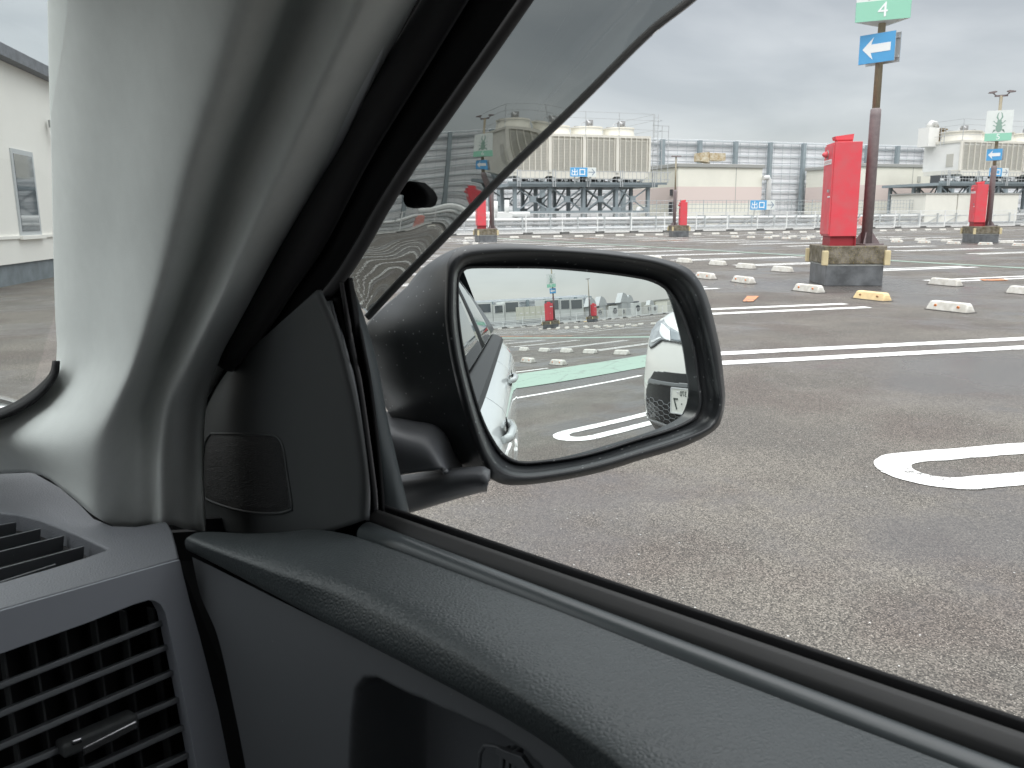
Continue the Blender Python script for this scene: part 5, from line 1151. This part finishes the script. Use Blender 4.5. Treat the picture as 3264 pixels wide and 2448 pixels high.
for sgn in (1, -1):
    side(sgn, .6175, -.3375, 'front_door'); side(sgn, -.3415, -1.083, 'rear_door'); side(sgn, -1.087, -2.30, 'rear_quarter'); side(sgn, 2.10, .6215, 'front_wing')
    for wf in (1.42, -1.30):
        for nm, M, r0, r1, o in (('tyre', RUB, .21, .325, .018), ('wheel_rim', CHR, .0, .215, .025)):
            b = MB(); n = 36; rws = []
            for rr, ll in ((r0, -.19), (r1 - .02, -.19), (r1, -.16), (r1, -.03), (r1 - .02, 0), (r0, 0)): rws.append([S(CL + sgn * (.845 + o * 1.0 + ll), wf + rr * math.cos(a), .325 + rr * math.sin(a)) for a in np.linspace(0, 2 * math.pi, n, endpoint=False)])
            b.grid(rws, True, cu=True, cv=True); b.build(nm, M, car, world=True)
    # dark lining so that seams and arches are not see-through
    b = MB(); b.slab([S(CL + sgn * .81, 2.0, .25), S(CL + sgn * .81, -2.2, .25), S(CL + sgn * .755, -2.2, .965), S(CL + sgn * .755, 1.0, .95), S(CL + sgn * .755, 2.0, .80)], RT * sgn * -.01); b.build('inner_side', BLK, car, world=True)
    b = MB()
    for f in (.62, -.34, -1.085): b.grid([[S(CL + sgn * (w * wid(f) - .004), f + d_, z + rise(f) * max(0, (z - .6) / .4)) for z, w in cat_rom(prof, 26)] for d_ in (-.008, .008)], True)
    b.build('door_shut_line', BLK, car, world=True)
    # handles
    for f in (-.16, -.90):
        b = MB(); hz_ = .905 + rise(f); w0 = CL + sgn * .853
        b.tube([S(w0, f + .095, hz_), S(w0 + sgn * .014, f + .075, hz_ + .002), S(w0 + sgn * .020, f, hz_ + .004), S(w0 + sgn * .014, f - .085, hz_ + .002), S(w0, f - .115, hz_)], [.008, .010, .011, .010, .007], 12); b.build('door_handle', mat('handle_paint', (.5, .52, .52), .25, coat=1.), car, world=True)
        b = MB(); n = 20; b.add([S(w0 + sgn * .0075 - sgn * .004 * abs(math.sin(a)), f + .062 * math.cos(a) - .01, hz_ + .030 * math.sin(a)) for a in np.linspace(0, 2 * math.pi, n, endpoint=False)], [tuple(range(n))]); b.build('handle_cup', BLK, car, world=True)
    # belt trim, side glass and pillars behind the front window
    b = MB(); rws = []
    for i in range(33):
        f = .60 - i * 2.5 / 32; rws.append([S(CL + sgn * w, f, z + rise(f)) for w, z in ((.800, .950), (.792, .966), (.762, .980), (.744, .984), (.735, .982), (.735, .97))])
    b.grid(rws, False); b.build('belt_trim', mat('black_satin_trim', (.022, .022, .024), .6), car, world=True)
    DG = mat('dark_privacy_glass', (.02, .025, .028), .03, spec=.6, coat=.5)
    tz = lambda f: 1.50 - max(0, -f - 1.0) * .12
    def gl_(f0, f1, nm, M):
        b = MB(); rws = []
        for i in range(9):
            f = f0 + (f1 - f0) * i / 8; rws.append([S(CL + sgn * (.745 - .175 * t_ ** 1.1), f - (.0 if nm != 'x' else 0), 1.0 + rise(f) + (tz(f) - 1.0 - rise(f)) * t_) for t_ in np.linspace(0, 1, 8)])
        b.grid(rws, True); b.build(nm, M, car, world=True, solid=.003)
    gl_(-.42, -1.02, 'rear_side_glass', DG); gl_(-1.14, -1.70, 'quarter_glass', DG)
    gl_(-.31, -.42, 'b_pillar', BLK); gl_(-1.02, -1.14, 'c_pillar', BLK); gl_(-1.70, -2.02, 'd_pillar', PLAS)
    b = MB(); b.tube([S(CL + sgn * .600, .40, 1.51), S(CL + sgn * .590, -.4, 1.53), S(CL + sgn * .580, -1.2, 1.52), S(CL + sgn * .56, -2.0, 1.46)], .030, 10); b.build('roof_rail', BLK, car, world=True)
    if sgn < 0:
        b = MB(); b.tube([S(CL + sgn * .74, 1.08, 1.0), S(CL + sgn * .70, .75, 1.25), S(CL + sgn * .63, .36, 1.49)], .045, 10); b.build('passenger_pillar', PILL, car, world=True)
        b = MB(); b.slab([S(CL + sgn * .70, .9, .5), S(CL + sgn * .70, -2.0, .5), S(CL + sgn * .70, -2.0, 1.0), S(CL + sgn * .70, .9, 1.0)], RT * .03); b.build('passenger_door_panel', PLAS, car, world=True)
    else:
        b = MB(); b.tube([S(CL + .765, .98, 1.0), S(CL + .735, .72, 1.20), S(CL + .70, .55, 1.33), S(CL + .66, .36, 1.49)], .022, 10); b.build('outer_pillar', CARW, car, world=True)
# bonnet, nose, tail
b = MB(); rws = []
for i in range(15):
    f = 1.42 + i * .73 / 14; rws.append([S(CL + .80 * wid(f) * s_, f - (.14 * s_ * s_ if i > 10 else 0), .985 - .02 * (i / 14.) - .17 * (i / 14.) ** 2.4 - .03 * s_ ** 4 + .015 * (1 - s_ * s_)) for s_ in np.linspace(-1, 1, 17)])
b.grid(rws, True); b.build('bonnet', CARW, car, world=True, solid=.004)
b = MB(); rws = []
for z, o in ((.82, 0), (.74, .05), (.60, .09), (.42, .10), (.25, .04)): rws.append([S(CL + .76 * s_, 2.12 + o - .22 * s_ * s_, z) for s_ in np.linspace(-1, 1, 17)])
b.grid(rws, True); b.build('front_bumper', CARW, car, world=True, solid=.004)
b = MB(); rws = []
for z, o in ((1.05, 0), (.9, .02), (.60, .05), (.42, .06), (.25, .0)): rws.append([S(CL + .78 * s_, -2.30 - o + .16 * s_ * s_, z) for s_ in np.linspace(-1, 1, 17)])
b.grid(rws, True); b.build('tailgate', CARW, car, world=True, solid=.004)
b = MB(); b.slab([S(CL + .70, -2.26, 1.05), S(CL - .70, -2.26, 1.05), S(CL - .58, -2.06, 1.47), S(CL + .58, -2.06, 1.47)], FW * .004); b.build('rear_window', DG, car, world=True)
b = MB(); b.slab([S(CL + .76, 1.2, .24), S(CL + .76, -2.2, .24), S(CL - .76, -2.2, .24), S(CL - .76, 1.2, .24)], Zv * .03); b.slab([S(CL + .72, 1.22, .24), S(CL - .72, 1.22, .24), S(CL - .72, 1.22, .93), S(CL + .72, 1.22, .93)], -FW * .02); b.build('floor_and_bulkhead', BLK, car, world=True)
# dashboard continued to the passenger side, seats
b = MB(); rws = []
for i in range(7):
    l = U(-380, 1600, 'z', ZT); la = (l - CAM) @ RT - .16 - i * .15
    rws.append([S(la, 1.22, .90), S(la, 1.10, .985), S(la, .72, .988), S(la, .63, .975), S(la, .60, .80), S(la, .66, .55)])
b.grid(rws, True); b.build('dashboard', DASH, car, world=True, solid=.004)
for l0, nm in ((.0, 'driver_seat'), (-.62, 'passenger_seat')):
    b = MB(); c0 = l0 - .0
    b.slab([S(c0 - .24, .25, .45), S(c0 + .24, .25, .45), S(c0 + .24, -.35, .42), S(c0 - .24, -.35, .42)], Zv * .16)
    rws = [[S(c0 + s_ * (.25 - .03 * t_), -.16 - .16 * t_ + .05 * abs(s_) ** 3 - (.10 if k else 0), .55 + t_ * .62) for t_ in np.linspace(0, 1, 8)] for k, s_ in [(0, x) for x in np.linspace(-1, 1, 7)] + [(1, x) for x in np.linspace(1, -1, 7)]]
    b.grid(rws, True, cv=True); b.slab([S(c0 - .14, -.31, 1.19), S(c0 + .14, -.31, 1.19), S(c0 + .13, -.31, 1.42), S(c0 - .13, -.31, 1.42)], -FW * .09); b.build(nm, SEATM, car, world=True, bevel=.03, seg=3)
b = MB(); b.slab([S(CL - .62, -1.0, .45), S(CL + .62, -1.0, .45), S(CL + .62, -1.5, .45), S(CL - .62, -1.5, .45)], Zv * .15); b.slab([S(CL - .62, -1.45, .55), S(CL + .62, -1.45, .55), S(CL + .60, -1.68, 1.12), S(CL - .60, -1.68, 1.12)], -FW * .12); b.build('rear_seat', SEATM, car, world=True, bevel=.03)

# ================================================================== white car parked beside, its nose in the mirror
SX, SY = 2.85, -1.40
_pz = np.array([.2, .3, .45, .6, .75, .85, .92, .98, 1.04, 1.10, 1.15, 1.18]); _px = np.array([.12, .03, 0, 0, .02, .04, .06, .10, .17, .33, .62, .95])
def nx(w, z):
    a = abs(w); return SX + np.interp(z, _pz, _px) + .40 * max(0, a - .10) ** 2.0 + 4.5 * max(0, a - .73) ** 2.2
def mon(px, py):
    P, v = mrefl(px, py); lo = None; t = .5; last = None
    while t < 9:
        q = P + v * t; g = q[0] - nx(q[1] - SY, min(max(q[2], .1), 1.18))
        if g > 0:
            a, c = t - .02, t
            for _ in range(20):
                m_ = (a + c) / 2; q = P + v * m_
                if q[0] - nx(q[1] - SY, min(max(q[2], .1), 1.18)) > 0: c = m_
                else: a = m_
            return (q[1] - SY, q[2])
        t += .02
    return None
Zp = lambda x, y: (1950 + x * .1808, 1150 + y * .1808); Qp = lambda x, y: (1850 + x * .1808, 900 + y * .1808)
suv = empty('parked_car', (SX + 1.0, SY, 0), 'white car parked alongside, its nose shown at the right of the mirror', 'car')
SW = mat('white_pearl_paint', (.74, .74, .70), .32, coat=1.0); SGR = mat('gloss_black_grille', (.018, .02, .022), .25); SSIL = mat('satin_silver_trim', (.33, .34, .35), .35, .4)
SLAM = mat('headlamp_lens', (.36, .38, .39), .15, spec=.7, coat=1., var=(9, .55)); SCHR = mat('headlamp_reflector', (.72, .74, .75), .35, .3)
def wz(P, f): 
    r = [mon(*f(*p)) for p in P]; return [q for q in r if q is not None]
def onN(w, z, o=0.): return np.array([nx(w, z) - o, SY + w, z])
def patch(P, o, name, M, cell=.005, both=True, solid=.004, parent=None):
    xs = [p[0] for p in P]; zs = [p[1] for p in P]; out = None
    for sg in ((1, -1) if both else (1,)):
        b = MB(); idx = {}; vs = []; fs = []
        def vi(i, j):
            if (i, j) not in idx: idx[(i, j)] = len(vs); vs.append(onN(sg * (min(xs) + i * cell), min(zs) + j * cell, o))
            return idx[(i, j)]
        for i in range(int((max(xs) - min(xs)) / cell) + 1):
            for j in range(int((max(zs) - min(zs)) / cell) + 1):
                if inpoly(min(xs) + (i + .5) * cell, min(zs) + (j + .5) * cell, P): fs.append((vi(i, j), vi(i + 1, j), vi(i + 1, j + 1), vi(i, j + 1)))
        if not fs: print('empty patch', name); continue
        b.add(vs, fs, True); out = b.build(name, M, parent or suv, world=True, solid=solid, soff=0)
    return out
b = MB(); b.grid([[onN(w, z) for w in np.linspace(-.90, .90, 61)] for z in list(np.linspace(.20, .9, 26)) + list(np.linspace(.91, 1.18, 34))], True); b.build('nose_and_bonnet', SW, suv, world=True, solid=.004)
hl = wz([(1222, 1105), (1236, 980), (1262, 860), (1310, 762), (1352, 705), (1420, 660), (1480, 650), (1500, 700), (1560, 765), (1680, 835), (1800, 893), (1872, 905), (1925, 1000), (1930, 1090), (1800, 1062), (1640, 1040), (1540, 1022), (1440, 1005), (1380, 1042), (1300, 1110), (1252, 1140)], Qp)
print('headlight', [tuple(np.round(q, 2)) for q in hl])
lamp = patch(hl, .008, 'headlight', SLAM)
def sub(P, f, o, name, M, **k):
    q = wz(P, f)
    if len(q) > 2: return patch(q, o, name, M, **k)
sub([(1260, 1060), (1262, 1020), (1300, 1010), (1430, 960), (1440, 975), (1300, 1060)], Qp, .012, 'lamp_strip', SCHR, cell=.003)
sub([(1410, 850), (1440, 720), (1500, 760), (1590, 850), (1600, 1030), (1500, 1000), (1420, 920)], Qp, .011, 'lamp_reflector', SCHR)
sub([(1605, 800), (1800, 900), (1880, 915), (1905, 1060), (1700, 1030), (1620, 1000)], Qp, .011, 'indicator_lens', mat('grey_lens', (.22, .25, .27), .2))
sub([(1222, 1110), (1252, 1140), (1300, 1110), (1380, 1042), (1440, 1005), (1540, 1022), (1640, 1040), (1930, 1090), (1930, 1120), (1700, 1062), (1540, 1040), (1450, 1030), (1300, 1140), (1250, 1165)], Qp, .010, 'lamp_surround', SGR, cell=.004)
gr = wz([(760, 185), (1000, 195), (1240, 220), (1460, 245), (1560, 255), (1620, 600), (1500, 1000), (1200, 1180), (1000, 1120), (800, 1040), (640, 980), (590, 920), (560, 800), (572, 600), (620, 500), (690, 300)], Zp)
cx_ = max(q[0] for q in gr)
gr2 = [q for q in gr if q[0] < .0]; 
print('grille', [tuple(np.round(q, 2)) for q in gr])
gw = sorted(gr, key=lambda q: q[0])
patch(gr, .006, 'grille_opening', SGR)
zt_, zb_ = max(q[1] for q in gr), min(q[1] for q in gr); w1_ = -cx_
mid = [(min(cx_, w1_) - .01, zb_ + .06), (max(cx_, w1_) + .01, zb_ + .06), (max(cx_, w1_) + .01, zt_ - .01), (min(cx_, w1_) - .01, zt_ - .01)]
if abs(cx_) > .02: patch(mid, .0055, 'grille_centre', SGR, both=False)
sub([(680, 300), (1470, 412), (1560, 425), (1560, 500), (1120, 452), (900, 420), (650, 388)], Zp, .012, 'grille_bar', mat('grey_grille_bar', (.16, .17, .175), .3))
sub([(570, 40), (640, 100), (600, 262), (566, 400), (556, 200)], Zp, .007, 'side_vent', SGR, cell=.004)
sub([(552, 760), (500, 900), (520, 1000), (700, 1060), (950, 1170), (1065, 1140), (800, 1060), (620, 985), (582, 900), (562, 780)], Zp, .016, 'lower_frame', SSIL, cell=.004)
sub([(512, 1012), (540, 1130), (800, 1230), (1000, 1190), (950, 1170), (700, 1062)], Zp, .014, 'lower_lip', SGR)
hx = wz([(575, 610), (800, 690), (1110, 770), (1110, 905), (1370, 960), (1250, 1090), (1060, 1130), (800, 1040), (640, 980), (590, 920), (565, 800)], Zp)
b = MB(); hw, hh = .052, .019
for i in range(-24, 24):
    for j in range(0, 26):
        cxx = i * hw * 1.5; cz = .30 + j * hh * 2 + (hh if i % 2 else 0)
        V = [(cxx + hw * a, cz + hh * c_) for a, c_ in ((-1, 0), (-.5, 1), (.5, 1), (1, 0), (.5, -1), (-.5, -1))]
        if inpoly(cxx, cz, hx) or inpoly(-cxx, cz, hx):
            b.tube([onN(w, z, .014) for w, z in V[:4]], .0022, 5, cap=False); b.tube([onN(V[3][0], V[3][1], .014), onN(V[4][0], V[4][1], .014)], .0022, 5, cap=False)
b.build('honeycomb_mesh', mat('grey_mesh', (.20, .21, .22), .35), suv, world=True)
# number plate
p0 = wz([(1125, 440)], Zp)[0]; p1 = wz([(1110, 905)], Zp)[0]; zc = (p0[1] + p1[1]) / 2; wl_ = p0[0]; print('plate', p0, p1)
pcx = wl_ + .165
tl_ = R_(0); mt = FM((nx(pcx, zc) - .035, SY + pcx, zc), (0, -1, 0), (0, 0, 1))
b = MB(); poly_on(b, mt, [(-.165, -.0825), (.165, -.0825), (.165, .0825), (-.165, .0825)], 0, .003); pl_ = b.build('number_plate', mat('plate_white', (.72, .73, .68), .4), suv, world=True)
b = MB()
for a, c_ in (((-.168, -.0855), (.168, -.0855)), ((.168, -.0855), (.168, .0855)), ((.168, .0855), (-.168, .0855)), ((-.168, .0855), (-.168, -.0855))): b.bar(mt @ Vector((*a, .003)), mt @ Vector((*c_, .003)), .007, .009)
b.build('plate_frame', SCHR, pl_, world=True)
INK = mat('plate_green_black_ink', (.03, .045, .04), .5)
inv = Matrix.Translation((-suv.location[0], -suv.location[1], 0))
for s_, sz, x, y in (('\u90fd', .045, -.045, .050), ('370', .050, .035, .050), ('\u30fb', .05, -.075, -.022), ('\u30fb', .05, -.015, -.022), ('\u30fb', .05, .05, -.022)):
    text_mesh('plate_text', s_, sz, INK, pl_, inv @ mt @ Matrix.Translation((x, y, .006)), .0005)
text_mesh('plate_text', '7', .115, INK, pl_, inv @ mt @ Matrix.Translation((.115, -.026, .006)), .0005)
b = MB(); b.tube([mt @ Vector((.098, .060, .002)), mt @ Vector((.098, .060, .008))], .006, 8); b.build('plate_bolt', SCHR, pl_, world=True)
# body behind the nose
for sg in (1, -1):
    b = MB(); rws = []
    for i in range(34):
        x = SX + .36 + i * 4.01 / 33; r_ = []
        for z in np.linspace(.25, 1.06, 18):
            w = .885 - .02 * ((z - .6) / .4) ** 2 - .10 * max(0, (z - .93) / .13) ** 2 - .12 * max(0, .75 - (x - SX)) ** 1.5 - .25 * max(0, (x - SX - 3.9) / .5) ** 2 * .4
            r_.append((x, SY + sg * w, z))
        rws.append(r_)
    b.grid(rws, True); b.build('body_side', SW, suv, world=True, solid=.01)
    for xx in (SX + .98, SX + 3.55):
        for nm, M, r0, r1 in (('wheel_arch', PLASM, .36, .43), ('tyre', RUB, .22, .345), ('wheel_rim', CHR, .0, .225)):
            b = MB(); w0 = {'wheel_arch': .905, 'tyre': .895, 'wheel_rim': .902}[nm]; b.grid([[(xx + rr * math.cos(a), SY + sg * ll, .345 + rr * math.sin(a)) for a in np.linspace(0, 2 * math.pi, 32, endpoint=False)] for rr, ll in ((r0, w0 - .15), (r1, w0 - .15), (r1, w0), (r0, w0))], True, cu=True, cv=True); b.build(nm, M, suv, world=True)
    b = MB(); b.slab([(SX + 1.25, SY + sg * .76, 1.06), (SX + 3.9, SY + sg * .76, 1.06), (SX + 3.5, SY + sg * .64, 1.50), (SX + 2.0, SY + sg * .64, 1.52)], (0, -sg * .01, 0)); b.build('side_window', DG, suv, world=True)
b = MB(); b.grid([[(SX + 1.10 + .12 * s_ * s_ + t_ * .85, SY + s_ * (.76 - .12 * t_), 1.14 + t_ * .38) for s_ in np.linspace(-1, 1, 13)] for t_ in np.linspace(0, 1, 8)], True); b.build('windscreen', DG, suv, world=True, solid=.004)
b = MB(); b.grid([[(SX + 1.95 + t_ * 1.75, SY + s_ * .66, 1.53 + .04 * math.sin(math.pi * t_) - .05 * abs(s_) ** 3) for s_ in np.linspace(-1, 1, 13)] for t_ in np.linspace(0, 1, 8)], True); b.build('roof', SW, suv, world=True, solid=.02)
b = MB(); b.grid([[(SX + 4.35 - .08 * s_ * s_ - max(0, z - 1.0) * 1.0, SY + s_ * (.80 if z < 1.05 else .68), z) for s_ in np.linspace(-1, 1, 13)] for z in (.3, .6, .9, 1.05, 1.5)], True); b.build('tailgate', SW, suv, world=True, solid=.01)
b = MB(); b.slab([(SX + .7, SY - .8, .24), (SX + 4.2, SY - .8, .24), (SX + 4.2, SY + .8, .24), (SX + .7, SY + .8, .24)], (0, 0, .05)); b.build('underbody', BLK, suv, world=True)
